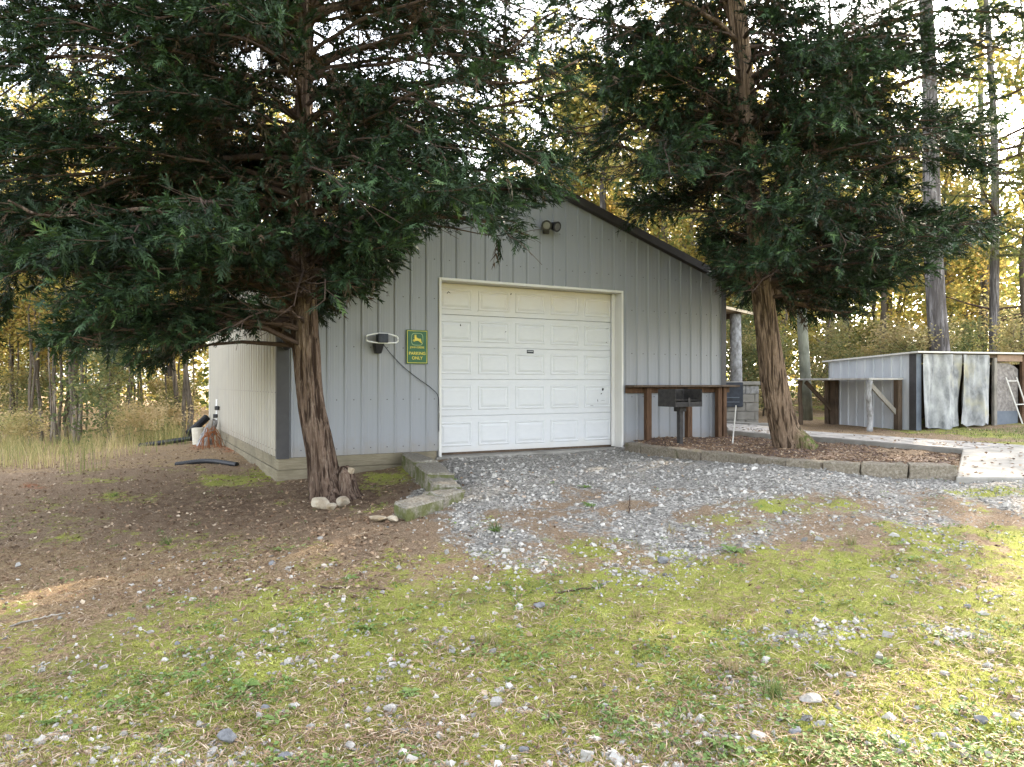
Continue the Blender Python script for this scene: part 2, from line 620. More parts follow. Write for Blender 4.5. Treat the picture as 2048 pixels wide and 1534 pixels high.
M['cream_metal'] = simple('cream_roof_metal', (0.56, 0.45, 0.31), (0.66, 0.55, 0.4), 5, 0.5, 0.05)
M['lichen_wood'] = simple('lichen_covered_timber', (0.12, 0.11, 0.1), (0.42, 0.42, 0.42), 14, 0.95, 0.6, 40, (1, 1, 0.6), detail=7)
M['pole_wood'] = m_wood('grey_green_pole_wood', (0.12, 0.125, 0.09), (0.2, 0.205, 0.155), (0.29, 0.29, 0.235), 5)


def m_cloth():
    t = NT('mottled_tarp')
    f = t.noise(4.5, 6, 0.65, t.pos((1, 1, 0.6)))
    col = t.ramp(f, [(0.3, (0.11, 0.114, 0.12)), (0.46, (0.27, 0.274, 0.274)), (0.7, (0.47, 0.47, 0.46))])
    col = t.mix(t.smooth(t.noise(1.7, 3), 0.5, 0.7), col, (0.40, 0.37, 0.26))
    return t.done(col, 0.85, t.bump(t.noise(60, 3), 0.25, 0.004))


M['cloth'] = m_cloth()
M['bark_cedar'] = m_bark('cedar_bark', (0.072, 0.044, 0.031), (0.148, 0.102, 0.075), (0.28, 0.222, 0.175))
M['bark_cypress'] = m_bark('cypress_bark', (0.10, 0.066, 0.042), (0.21, 0.145, 0.098), (0.34, 0.255, 0.185), 1)
M['bark_pine'] = m_bark('pine_bark', (0.13, 0.115, 0.11), (0.29, 0.27, 0.27), (0.42, 0.4, 0.41))
M['bark_grey'] = m_bark('grey_sapling_bark', (0.16, 0.13, 0.1), (0.32, 0.27, 0.21), (0.48, 0.43, 0.36))
M['twig'] = simple('twig_bark', (0.035, 0.022, 0.016), (0.08, 0.052, 0.038), 30, 0.95, 0.3)
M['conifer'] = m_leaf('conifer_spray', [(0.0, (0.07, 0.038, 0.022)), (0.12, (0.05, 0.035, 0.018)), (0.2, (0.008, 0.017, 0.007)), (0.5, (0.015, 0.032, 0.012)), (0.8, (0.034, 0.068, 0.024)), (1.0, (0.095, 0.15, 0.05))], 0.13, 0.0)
M['leaf_yellow'] = m_leaf('autumn_leaf', [(0.0, (0.10, 0.13, 0.04)), (0.3, (0.24, 0.25, 0.075)), (0.6, (0.44, 0.36, 0.10)), (0.85, (0.50, 0.38, 0.12)), (1.0, (0.42, 0.27, 0.10))], 0.55, 0.18)
M['leaf_green'] = m_leaf('shrub_leaf', [(0.0, (0.04, 0.06, 0.022)), (0.4, (0.09, 0.12, 0.04)), (0.7, (0.19, 0.19, 0.06)), (1.0, (0.33, 0.27, 0.08))], 0.45, 0.16)
M['leaf_tan'] = m_leaf('undergrowth_leaf', [(0.0, (0.09, 0.12, 0.05)), (0.35, (0.19, 0.215, 0.09)), (0.65, (0.36, 0.32, 0.14)), (1.0, (0.50, 0.40, 0.21))], 0.55, 0.2)
M['needle'] = m_leaf('pine_needle', [(0.0, (0.05, 0.07, 0.025)), (0.5, (0.09, 0.12, 0.04)), (1.0, (0.18, 0.19, 0.07))], 0.3, 0.1)
M['straw'] = m_leaf('dry_grass', [(0.0, (0.16, 0.19, 0.06)), (0.35, (0.34, 0.32, 0.13)), (0.7, (0.55, 0.44, 0.22)), (1.0, (0.66, 0.53, 0.32))], 0.5, 0.05)
M['litter'] = m_leaf('leaf_litter', [(0.0, (0.06, 0.036, 0.022)), (0.4, (0.18, 0.112, 0.068)), (0.75, (0.35, 0.24, 0.15)), (1.0, (0.54, 0.44, 0.32))], 0.15, 0.0, 0.8)
M['moss'] = m_leaf('moss_tuft', [(0.0, (0.13, 0.14, 0.028)), (0.5, (0.34, 0.36, 0.07)), (1.0, (0.54, 0.55, 0.16))], 0.3, 0.0, 0.9)
M['weed'] = m_leaf('weed_leaf', [(0.0, (0.08, 0.13, 0.03)), (0.5, (0.15, 0.23, 0.06)), (1.0, (0.27, 0.35, 0.13))], 0.35, 0.1)
M['grass'] = m_leaf('grass_blade', [(0.0, (0.06, 0.1, 0.025)), (0.4, (0.12, 0.18, 0.045)), (0.7, (0.24, 0.21, 0.09)), (1.0, (0.34, 0.25, 0.15))], 0.35, 0.05)


def m_stone():
    t = NT('gravel_stone')
    a = t.attr('tint')
    col = t.ramp(a, [(0, (0.10, 0.095, 0.085)), (0.3, (0.25, 0.238, 0.215)), (0.65, (0.42, 0.395, 0.355)), (0.9, (0.48, 0.45, 0.405)), (1, (0.45, 0.35, 0.26))])
    f = t.noise(120, 4, 0.7)
    col = t.mix(t.smooth(f, 0.4, 0.7), col, t.mix(0.3, col, (0.5, 0.48, 0.45)))
    return t.done(col, 0.9, t.bump(f, 0.3, 0.004), spec=0.2)


M['stone'] = m_stone()
M['ground'] = m_ground()
M['mulch'] = simple('bark_mulch', (0.045, 0.028, 0.02), (0.15, 0.095, 0.07), 22, 0.95, 0.9, 60, dist=0.02)

# ------------------------------------------------------------------ terrain height
CP = np.array([
    (0, 0, -.50), (-4, 0, -.56), (4, 0, -.44), (0, -6, -.7), (-8, -5, -.75), (8, -5, -.6),
    (0, 3, -.42), (-3, 4, -.5), (4, 4, -.25), (0, 5, -.33), (-6, 5, -.5), (7, 4.5, -.15),
    (0.3, 7, -.17), (0.3, 10.6, -.045), (-.85, 9.9, -.05), (1.75, 11.3, -.02), (1.0, 9.0, -.06), (2.0, 9.0, -.02),
    (4.4, 7.1, .025), (3.0, 7.9, .075), (2.6, 8.9, .035), (3.6, 7.45, .045), (7, 6.9, .02), (10, 6.8, .02), (2.3, 6.5, -.1), (5, 6.3, -.02),
    (-.45, 7.5, -.09), (-.55, 6.7, -.15), (-.7, 8.6, -.06), (-1.15, 6.25, -.17), (-.95, 7.4, -.2), (-1.25, 8.3, -.2), (-1.6, 9.2, -.2),
    (-2.06, 8.0, -.25), (-2.95, 9.0, -.225), (-2.0, 9.35, -.19), (-2.3, 6.5, -.36), (-4.7, 12.3, -.16), (-5.9, 14.8, -.2), (-6.9, 16.3, -.25),
    (-5, 10, -.3), (-6.5, 10, -.34), (-8, 11.3, -.36), (-5, 7.5, -.4), (-9, 8, -.45), (-8.2, 15, -.38), (-10, 19, -.5), (-15, 25, -.6), (-16, 14, -.5),
    (0, 20, 0), (0, 30, 0.1), (5.2, 11, .07), (4, 12.5, .06), (6.9, 10.3, .12), (5, 14.5, .1), (6, 14.5, .12), (7.6, 13.4, .12), (10.4, 14.3, .23), (9, 11.5, .17), (12, 11, .2),
    (8, 20, .25), (10, 28, .45), (16, 20, .4), (16, 12, .25), (16, 30, .5), (5, 19, .12),
], float)


def tps_fit(cp):
    n = len(cp)
    d = np.linalg.norm(cp[:, None, :2] - cp[None, :, :2], axis=2)
    K = np.where(d > 0, d * d * np.log(d + 1e-9), 0) + np.eye(n) * 0.02
    Pm = np.c_[np.ones(n), cp[:, :2]]
    A = np.zeros((n + 3, n + 3))
    A[:n, :n] = K
    A[:n, n:] = Pm
    A[n:, :n] = Pm.T
    return np.linalg.solve(A, np.r_[cp[:, 2], 0, 0, 0])


TW = tps_fit(CP)


def gz(x, y):
    x = np.clip(np.asarray(x, float), -16, 16)
    y = np.clip(np.asarray(y, float), -6, 30)
    sh = x.shape
    x, y = x.ravel(), y.ravel()
    out = np.empty_like(x)
    for i in range(0, len(x), 20000):
        a, b = x[i:i + 20000], y[i:i + 20000]
        d2 = (a[:, None] - CP[None, :, 0]) ** 2 + (b[:, None] - CP[None, :, 1]) ** 2
        out[i:i + 20000] = (0.5 * d2 * np.log(d2 + 1e-12)) @ TW[:-3] + TW[-3] + TW[-2] * a + TW[-1] * b
    return out.reshape(sh)


def g1(x, y):
    return float(gz(np.array([x]), np.array([y]))[0])


def on_ground(px, py):
    """world point of the ground seen at a photo pixel"""
    Y = 8.0
    for _ in range(40):
        X = (px - 1024) / FPX * Y
        z = g1(X, Y)
        Y = 0.5 * Y + 0.5 * np.clip((CZ - z) * FPX / (py - 767), 1.5, 40)
    X = (px - 1024) / FPX * Y
    return np.array([X, Y, g1(X, Y)])


# ------------------------------------------------------------------ surface masks of the yard (patches of the ground itself)
def sst(x, lo, hi):
    t = np.clip((x - lo) / (hi - lo), 0, 1)
    return t * t * (3 - 2 * t)


def blob(px, py, cx, cy, sx, sy):
    return np.exp(-((px - cx) / sx) ** 2 - ((py - cy) / sy) ** 2)


RPX = [1.76, 1.90, 2.08, 2.26, 2.45, 2.69, 2.87, 3.05, 3.33, 3.64, 4.06, 4.51]
RPY = [11.32, 10.75, 10.3, 9.9, 9.45, 9.0, 8.53, 8.1, 7.8, 7.57, 7.42, 7.31]


def masks(x, y):
    z = gz(x, y)
    px, py = proj(np.stack([x, y, z], -1))
    nn = n2(x, y, 1.3, 5) - 0.5
    n3 = n2(x, y, 4.0, 9) - 0.5
    yb = np.interp(px, [780, 830, 900, 1000, 1150, 1330, 1430, 1520, 1650, 1800, 2048, 2400], [940, 1050, 1085, 1140, 1160, 1150, 1115, 1090, 1075, 1095, 1105, 1105])
    grav = sst(yb - py + nn * 90, -30, 40) * sst(px + n3 * 260, 770, 930)
    grav *= 1 - 0.22 * sst(px, 1300, 1500) * sst(py, 965, 1010)
    grav *= 1 - .5 * sst(n2(x, y, 1.1, 17), .42, .62) * sst(py, 950, 1050)
    for g in ((1640, 1268, 130, 20, .9), (1900, 1262, 70, 18, .7), (1985, 1410, 90, 70, .4), (1850, 1490, 120, 35, .34), (380, 1510, 200, 30, .34), (1000, 1520, 400, 30, .2), (540, 1130, 260, 30, .2), (330, 1120, 120, 14, .22), (1650, 1430, 140, 30, .22), (900, 1420, 160, 30, .16)):
        grav = np.maximum(grav, g[4] * blob(px, py, *g[:4]) * (1 + 2.6 * n3))
    grav *= 1 - .45 * sst(n2(x, y, 2.6, 19), .46, .6) * sst(py, 940, 1000)
    back = np.where(x > 4.45, 7.15, np.interp(x, RPX, RPY))           # nothing but dirt and grass beyond the block wall and slab
    beyond = (x > 1.8) & (y > back + .05)
    grav = np.where((y > 16) | beyond, 0, grav)
    lim = np.interp(px, [-200, 0, 300, 600, 750, 1000, 1330, 1480, 1700, 2048, 2300], [1410, 1350, 1245, 1165, 1130, 1135, 1125, 1110, 1095, 1095, 1095])
    moss = sst(py - lim + nn * 130, -110, 130) * 0.84
    for g in ((1600, 1012, 150, 20, .9), (1450, 1045, 120, 25, .5), (460, 962, 90, 16, .7), (560, 945, 70, 12, .8), (230, 995, 60, 14, .5), (120, 1075, 80, 16, .45), (780, 958, 60, 12, .8), (820, 940, 30, 14, .9), (450, 1090, 200, 24, .35), (700, 1190, 160, 24, .5), (150, 1260, 220, 20, .4), (1900, 1120, 160, 25, .6), (380, 940, 60, 12, .35)):
        moss = np.maximum(moss, g[4] * blob(px, py, *g[:4]) * (1 + 0.8 * n3))
    moss = np.maximum(moss, .62 * sst(n2(x, y, 1.6, 23), .5, .68) * sst(py, 960, 1060) * sst(px, 880, 1050))
    moss = np.maximum(moss, .3 * sst(n2(x, y, 1.4, 27), .52, .68) * (px < 800) * sst(py, 900, 960))
    moss = moss * (1 - 0.55 * np.clip(grav, 0, 1)) * (0.86 + 0.8 * n2(x, y, 2.2, 21))
    moss = np.where((y > 12.5) | beyond, moss * 0.3, moss)
    moss = np.maximum(moss, np.where(beyond & (x > 7.2), .62 * sst(n2(x, y, 1.1, 29), .35, .6), 0))
    moss = np.maximum(moss, .8 * blob(px, py, 1985, 986, 100, 11))
    dry = sst(py, 1060, 1150) * 0.62 + sst(py, 1000, 1060) * 0.3 * sst(px, 700, 900)
    dry = np.maximum(dry, sst(py, 1060, 1120) * sst(900 - px, 0, 300) * .8)
    dry = np.maximum(dry, np.where((y > 11) & (x < -3), 0.6, 0))
    dry = np.maximum(dry, np.where((y > 12) & (x > 3), 0.55, 0))
    lit = sst(850 - px, -40, 120) * sst(1230 - py, -60, 180)
    lit = np.maximum(lit, np.where(y > 12.5, 0.7, 0))
    clay = np.maximum(0.9 * blob(px, py, 462, 893, 36, 16), 0.85 * blob(px, py, 398, 893, 22, 9))
    clay = np.maximum(clay, 0.75 * blob(px, py, 530, 935, 22, 10)) * (x < 0) * (y > 8)
    clay = np.maximum(clay, 0.6 * blob(px, py, 70, 972, 40, 12))
    humus = np.maximum(blob(px, py, 690, 985, 190, 60), .8 * blob(px, py, 450, 1010, 300, 70)) * (y < 11)
    return dict(humus=np.clip(humus, 0, 1), gravel=np.clip(grav, 0, 1), moss=np.clip(moss, 0, 1), dry=np.clip(dry, 0, 1), litter=np.clip(lit, 0, 1), clay=np.clip(clay, 0, 1))


def axis(lo, hi, step, far_lo, far_hi, grow=1.18):
    a = list(np.arange(lo, hi + 1e-6, step))
    s, v = step, lo
    left = []
    while v > far_lo:
        s = min(s * grow, 14)
        v -= s
        left.append(v)
    s, v = step, a[-1]
    right = []
    while v < far_hi:
        s = min(s * grow, 14)
        v += s
        right.append(v)
    return np.array(left[::-1] + a + right)


def relief(x, y):
    near = np.exp(-((y - 6) / 9.0) ** 2)
    return (n2(x, y, 1.7, 31) - 0.5) * 0.05 + near * ((n2(x, y, 6, 33) - 0.5) * 0.045 + (n2(x, y, 15, 35, 2) - 0.5) * 0.028)


def gtop(x, y):
    return gz(x, y) + relief(x, y)


ax = axis(-7.0, 7.0, 0.06, -160, 160)
ay = axis(2.2, 11.2, 0.06, -60, 220)
gx, gy = np.meshgrid(ax, ay)
gxf, gyf = gx.ravel(), gy.ravel()
gzf = gtop(gxf, gyf)
nx_, ny_ = len(ax), len(ay)
ii = np.arange(ny_ - 1)[:, None] * nx_ + np.arange(nx_ - 1)[None]
gq = np.stack([ii, ii + 1, ii + nx_ + 1, ii + nx_], -1).reshape(-1, 4)
mk = masks(gxf, gyf)
ground = obj_w('ground', np.c_[gxf, gyf, gzf], gq, M['ground'], None, None, mk, True)
tag(ground, 'mossy stony yard with brown leaf litter under the trees', kind='structure')

# ------------------------------------------------------------------ garage frame
P1 = np.array([-1.029, 10.15])
DU = np.array([0.8815, 0.4722])
DN = np.array([0.4722, -0.8815])
UL, UR, DEPTH = -2.165, 5.37, 8.2
ZB, ZE, UP_, ZP = 0.075, 2.83, 1.6, 4.07
SL = (ZP - ZE) / (UR - UP_)


def FW(u, v, z):
    p = P1 + DU * u + DN * v
    return (p[0], p[1], z)


def roof_z(u):
    return ZP - abs(u - UP_) * SL


GAR = empty('garage', (*P1, 0), 'pale grey metal garage with white sectional door and dark gable trim', 'garage')


def rib_profile(a, b, origin, brk=(), pitch=0.2286):
    """(coordinate, proud) breakpoints of ribbed sheet metal between a and b"""
    pts = []
    k0 = int(math.floor((a - origin) / pitch)) - 1
    k1 = int(math.ceil((b - origin) / pitch)) + 1
    for k in range(k0, k1 + 1):
        c = origin + k * pitch
        pts += [(c - .024, 0), (c - .009, .018), (c + .009, .018), (c + .024, 0)]
        for q in (.076, .1526):
            pts += [(c + q - .016, 0), (c + q - .006, .0011), (c + q + .006, .0011), (c + q + .016, 0)]
    xs = [p[0] for p in pts]
    ys = [p[1] for p in pts]
    inner = [(x, y) for x, y in pts if a + 1e-4 < x < b - 1e-4]
    inner += [(x, float(np.interp(x, xs, ys))) for x in brk if a + 2e-4 < x < b - 2e-4]
    return sorted([(a, float(np.interp(a, xs, ys)))] + inner + [(b, float(np.interp(b, xs, ys)))])


def sheet(name, fr, a, b, zlo, zhi, origin, parent, mat, v0=0.0, thick=0.004, lap=0.0, brk=()):
    """one ribbed sheet; fr(u,v,z); zlo, zhi functions of u"""
    pr = rib_profile(a, b, origin, brk)
    V, Fq = [], []
    for (u, h) in pr:
        V.append(fr(u, v0 + h + lap, zlo(u)))
        V.append(fr(u, v0 + h + lap, zhi(u)))
    m = len(pr)
    for (u, h) in pr:
        V.append(fr(u, v0 + h + lap - thick, zlo(u)))
        V.append(fr(u, v0 + h + lap - thick, zhi(u)))
    for i in range(m - 1):
        Fq.append((2 * i, 2 * i + 2, 2 * i + 3, 2 * i + 1))
        j = 2 * m
        Fq.append((j + 2 * i, j + 2 * i + 1, j + 2 * i + 3, j + 2 * i + 2))
        Fq.append((2 * i, j + 2 * i, j + 2 * i + 2, 2 * i + 2))
        Fq.append((2 * i + 1, 2 * i + 3, j + 2 * i + 3, j + 2 * i + 1))
    return obj_w(name, V, Fq, mat, parent)


DL, DR, DT = 0.0, 3.18, 2.5                  # outer edges of the door trim
edges = [UL]
k = UL + 0.62
while k < UR:
    edges.append(k)
    k += 0.9144
edges.append(UR)
for i in range(len(edges) - 1):
    a, b = edges[i], edges[i + 1]
    lo = lambda u: DT if DL + 5e-4 < u < DR - 5e-4 else (ZB if u < 0.5 else 0.03)
    sheet('siding_panel', FW, a + .0005, b - .0005, lo, lambda u: roof_z(u) - .01, UL + 0.16, GAR, M['siding'], lap=0.0012 * (i % 2), brk=(DL, DL + .001, DR - .001, DR, UP_))


def LW(s, w, z):                              # left wall: s back from the corner, w outwards
    p = P1 + DU * (UL - w) - DN * s
    return (p[0], p[1], z)


def RW(s, w, z):
    p = P1 + DU * (UR + w) - DN * s
    return (p[0], p[1], z)


def BW(u, v, z):
    p = P1 + DU * u - DN * (DEPTH + v)
    return (p[0], p[1], z)


s = 0.0
i = 0
while s < DEPTH - 0.01:
    e = min(s + 0.9144, DEPTH)
    sheet('siding_panel', LW, s + .0005, e - .0005, lambda u: ZB, lambda u: ZE, 0.1, GAR, M['siding_warm_bounce'], lap=0.0012 * (i % 2))
    sheet('siding_panel', RW, s + .0005, e - .0005, lambda u: 0.03, lambda u: ZE, 0.1, GAR, M['siding'], lap=0.0012 * (i % 2))
    s = e
    i += 1
sheet('back_wall', BW, UL, UR, lambda u: 0.03, lambda u: roof_z(u) - .01, UL + .16, GAR, M['siding'])

mb = MB()
for z_ in (.16, .8, 1.5, 2.2, 2.75, 3.3, 3.8):
    u_ = UL + .16 + .114
    while u_ < UR - .05:
        if z_ < roof_z(u_) - .15 and not (DL - .03 < u_ < DR + .03 and z_ < DT + .03) and not (z_ < .3 and u_ > 3.2):
            mb.box(FW, u_ - .006, u_ + .006, 0, .008, z_ - .006, z_ + .006)
        u_ += .2286
for z_ in (.16, .9, 1.7, 2.5):
    u_ = .215
    while u_ < DEPTH - .1:
        mb.box(LW, u_ - .006, u_ + .006, 0, .008, z_ - .006, z_ + .006)
        u_ += .2286
tag(mb.build('screws', M['dark_trim'], GAR), kind='stuff')
# corner trims
mb = MB().box(FW, UL - .026, UL + .125, .022, .027, ZB - .012, ZE + .03).box(FW, UL - .031, UL - .026, -.05, .027, ZB - .012, ZE)
mb.build('corner_trim', M['dark_trim'], GAR)
mb = MB().box(FW, UR - .075, UR + .028, .022, .027, 0.03, ZE + .03).box(FW, UR + .028, UR + .033, -.1, .027, 0.03, ZE)
mb.build('corner_trim', M['dark_trim'], GAR)
mb = MB().box(LW, DEPTH - .1, DEPTH + .03, .021, .026, ZB, ZE).box(LW, DEPTH + .025, DEPTH + .03, -.08, .021, ZB, ZE)
mb.build('corner_trim', M['white_trim'], GAR)
# roof slopes, ridge cap, rake boards
OV, EO = 0.12, 0.2
for sgn in (-1, 1):
    ue = UP_ + sgn * (UR - UP_ + EO)
    V, Fq = [], []
    nr = 18
    for t_ in (0.0, 0.03):
        for iu in range(2):
            u = UP_ if iu == 0 else ue
            for iv in range(2):
                v = OV if iv == 0 else -DEPTH - OV
                V.append(FW(u, v, ZP - abs(u - UP_) * SL + .015 + t_))
    MB().hexa([V[0], V[1], V[3], V[2], V[4], V[5], V[7], V[6]]).build('roof_panel', M['roof'], GAR)
    for kk in range(int(DEPTH / 0.2286)):
        pass
    mr = MB()
    v = -0.1
    while v > -DEPTH:
        a, b = FW(UP_ + sgn * .06, v, ZP + .052), FW(ue - sgn * .01, v, ZP - (UR - UP_ + EO) * SL + .052)
        mr.beam(a, b, .03, .016)
        v -= .2286
    tag(mr.build('roof_ribs', M['roof'], GAR), kind='stuff')
    # rake fascia on the gable
    z0 = lambda u: ZP - abs(u - UP_) * SL
    q = [FW(UP_, .03, z0(UP_) - .09), FW(ue, .03, z0(ue) - .09), FW(ue, OV + .014, z0(ue) - .09), FW(UP_, OV + .014, z0(UP_) - .09),
         FW(UP_, .03, z0(UP_) + .013), FW(ue, .03, z0(ue) + .013), FW(ue, OV + .014, z0(ue) + .013), FW(UP_, OV + .014, z0(UP_) + .013)]
    MB().hexa(q).build('rake_trim', M['roof'], GAR)
    # eave fascia
    q = [FW(ue - sgn * .18, OV, z0(ue) - .04), FW(ue, OV, z0(ue) - .06), FW(ue, -DEPTH - OV, z0(ue) - .06), FW(ue - sgn * .18, -DEPTH - OV, z0(ue) - .04),
         FW(ue - sgn * .18, OV, z0(ue) + .012), FW(ue, OV, z0(ue) + .012), FW(ue, -DEPTH - OV, z0(ue) + .012), FW(ue - sgn * .18, -DEPTH - OV, z0(ue) + .012)]
    MB().hexa(q).build('eave_trim', M['roof'], GAR)
mb = MB()
mb.add([FW(UP_ - .16, OV + .02, ZP + .005), FW(UP_, OV + .02, ZP + .075), FW(UP_ + .16, OV + .02, ZP + .005),
        FW(UP_ - .16, -DEPTH - OV, ZP + .005), FW(UP_, -DEPTH - OV, ZP + .075), FW(UP_ + .16, -DEPTH - OV, ZP + .005)],
       [(0, 1, 2), (5, 4, 3), (0, 3, 4, 1), (1, 4, 5, 2), (2, 5, 3, 0)])
mb.build('ridge_cap', M['roof'], GAR)

# foundation boards
MB().box(FW, UL - .005, -.03, -.04, .006, -.078, ZB - .004).build('foundation_plank', M['plank'], GAR, bevel=.004)
MB().box(FW, UL - .02, -.35, -.04, -.004, -.33, -.082).build('foundation_plank', M['plank'], GAR, bevel=.004)
MB().box(LW, .045, 5.2, -.04, .006, -.078, ZB - .004).build('foundation_plank', M['plank'], GAR, bevel=.004)
MB().box(LW, 5.21, DEPTH, -.04, .006, -.078, ZB - .004).build('foundation_plank', M['plank'], GAR, bevel=.004)
MB().box(LW, .045, 4.4, -.04, .022, -.36, -.082).build('foundation_plank', M['plank'], GAR, bevel=.004)
MB().box(LW, 4.41, DEPTH, -.04, .022, -.36, -.082).build('foundation_plank', M['plank'], GAR, bevel=.004)

# sectional door
REC = 0.2
DOOR = empty('garage_door', (0, 0, 0))
DOOR.parent = GAR
fr = empty('door_frame', (0, 0, 0))
fr.parent = GAR
MB().box(FW, DL, DL + .035, -REC - .05, .03, -.01, DT).build('jamb', M['white_trim'], fr, bevel=.003)
MB().box(FW, DR - .035, DR, -REC - .05, .03, -.01, DT).build('jamb', M['white_trim'], fr, bevel=.003)
MB().box(FW, DL + .035, DR - .035, -REC - .05, .03, DT - .035, DT).build('header', M['white_trim'], fr, bevel=.003)
MB().box(FW, DR - .1, DR - .037, -REC + .03, -REC + .055, 0.0, DT - .04).build('weatherstrip', M['white_trim'], fr, bevel=.003)
MB().box(FW, DL + .037, DL + .06, -REC + .03, -REC + .055, 0.0, DT - .04).build('weatherstrip', M['white_trim'], fr, bevel=.003)
zs = [0.02, 0.546, 1.075, 1.545, 2.01, 2.46]
d0, d1 = DL + .037, DR - .037
for i in range(5):
    mb = MB().box(FW, d0, d1, -REC - .035, -REC, zs[i] + .0015, zs[i + 1] - (.004 if i == 3 else .0015))
    if i: mb.box(FW, d0, d1, -REC, -REC + .004, zs[i] + .0015, zs[i] + .022)
    mb.build('door_section', M['door'], DOOR, bevel=.003)
    hsec = zs[i + 1] - zs[i]
    wp = (d1 - d0) / 5
    for j in range(5):
        a, b = d0 + wp * j + .052, d0 + wp * (j + 1) - .052
        z0_, z1_ = zs[i] + .16 * hsec, zs[i + 1] - .17 * hsec
        prof = [(0, .0006), (.010, .009), (.020, .009), (.036, .0012), (.070, .0125)]
        V, Fq = [], []
        for (ins, dp) in prof:
            for (uu, zz) in ((a + ins, z0_ + ins), (b - ins, z0_ + ins), (b - ins, z1_ - ins), (a + ins, z1_ - ins)):
                V.append(FW(uu, -REC + dp, zz))
        for r_ in range(len(prof) - 1):
            for c_ in range(4):
                Fq.append((4 * r_ + c_, 4 * r_ + (c_ + 1) % 4, 4 * r_ + 4 + (c_ + 1) % 4, 4 * r_ + 4 + c_))
        e_ = 4 * (len(prof) - 1)
        Fq.append((e_, e_ + 1, e_ + 2, e_ + 3))
        obj_w('raised_panel', V, Fq, M['door'], DOOR)
MB().box(FW, d0, d1, -REC - .03, -REC - .004, -.012, .024).build('bottom_seal', M['dark_wood'], DOOR)
lb = MB().box(FW, 1.53, 1.65, -REC + .001, -REC + .004, 1.475, 1.525).build('door_label', M['blue_black'], DOOR)
MB().box(FW, 1.54, 1.64, -REC + .0042, -REC + .0056, 1.503, 1.508).build('label_stripe', M['white'], DOOR)
mb = MB()
for (u, z, w, h, an) in ((.22, 2.32, .05, .012, .8), (.245, 2.325, .05, .01, -.7), (.42, 1.86, .02, .035, .2), (1.16, 1.79, .035, .01, .6), (.05, 1.53, .04, .02, .3), (2.93, .92, .05, .045, .7), (2.9, .85, .03, .02, .3), (2.83, .74, .012, .05, .2), (2.93, .74, .1, .004, .1), (3.0, 1.68, .02, .012, 0), (3.02, 1.9, .07, .006, .1), (2.72, .66, .08, .006, -.1), (1.25, 2.36, .03, .02, .5), (.7, 2.08, .015, .01, 0)):
    ca, sa = cos(an), sin(an)
    pts = []
    for (x_, y_) in ((-.5, -.2), (-.1, -.5), (.5, -.1), (.25, .5), (-.3, .4)):
        xx, yy = x_ * w, y_ * h
        pts.append(FW(u + xx * ca - yy * sa, -REC + .0142, z + xx * sa + yy * ca))
    mb.add(pts, [(0, 1, 2, 3, 4)])
tag(mb.build('scuff_marks', M['black_iron'], DOOR, recalc=False), kind='stuff')
MB().box(FW, DL - .05, DR + .06, -REC - .2, .05, -.2, -.014).build('door_sill', M['concrete'], GAR, bevel=.008)

# ------------------------------------------------------------------ things on the facade
sg = empty('parking_sign', FW(-.33, .03, 1.28), 'green and yellow parking only sign with a leaping deer emblem', 'sign')


def SG(a, b, z):                              # sign plane: a along wall from centre, b proud
    return FW(-.329 + a, .022 + b, 1.518 + z)


HW, HH = .157, .234
MB().box(SG, -HW, HW, 0, .012, -HH, HH).build('plate', M['sign_green'], sg, bevel=.006, seg=2)
mb = MB()
for (a0, a1, z0_, z1_) in ((-HW + .012, HW - .012, HH - .018, HH - .012), (-HW + .012, HW - .012, -HH + .012, -HH + .018), (-HW + .012, -HW + .018, -HH + .018, HH - .018), (HW - .018, HW - .012, -HH + .018, HH - .018)):
    mb.box(SG, a0, a1, .012, .0135, z0_, z1_)
mb.build('border', M['sign_yellow'], sg)
# emblem outline: rounded shield
th = np.linspace(0, 2 * pi, 40, endpoint=False)
def sup(t, w, h, p=4.0):
    return (abs(cos(t)) ** (2 / p) * math.copysign(1, cos(t)) * w, abs(sin(t)) ** (2 / p) * math.copysign(1, sin(t)) * h)
mb = MB()
o1 = [sup(t, .086, .084) for t in th]
o2 = [sup(t, .080, .078) for t in th]
vs = [SG(x, .0135, y + .105) for x, y in o1] + [SG(x, .0135, y + .105) for x, y in o2]
mb.add(vs, [(i, (i + 1) % 40, 40 + (i + 1) % 40, 40 + i) for i in range(40)])
mb.build('emblem_ring', M['sign_pale'], sg, recalc=False)
deer = [(-.066, -.012), (-.050, .004), (-.036, .006), (-.030, .018), (-.034, .030), (-.046, .030), (-.050, .036), (-.036, .044), (-.030, .052), (-.040, .066), (-.034, .068), (-.026, .056), (-.020, .070), (-.014, .068), (-.018, .052), (-.012, .046), (-.010, .032), (.002, .020), (.026, .016), (.046, .012), (.054, .018), (.052, .004), (.056, -.012), (.066, -.030), (.072, -.050), (.066, -.050), (.056, -.034), (.042, -.022), (.030, -.012), (.010, -.012), (-.010, -.016), (-.022, -.012), (-.034, -.024), (-.050, -.026), (-.056, -.020), (-.040, -.014), (-.036, -.006), (-.050, -.008), (-.060, -.018)]
me = bpy.data.meshes.new('deer_emblem')
bm = bmesh.new()
off = wloc(sg)
fcs = bm.faces.new([bm.verts.new(np.array(SG(x, .0138, y + .098)) - off) for x, y in deer])
bmesh.ops.triangulate(bm, faces=[fcs])
bm.to_mesh(me)
bm.free()
link_mesh('deer_emblem', me, M['sign_yellow'], sg)


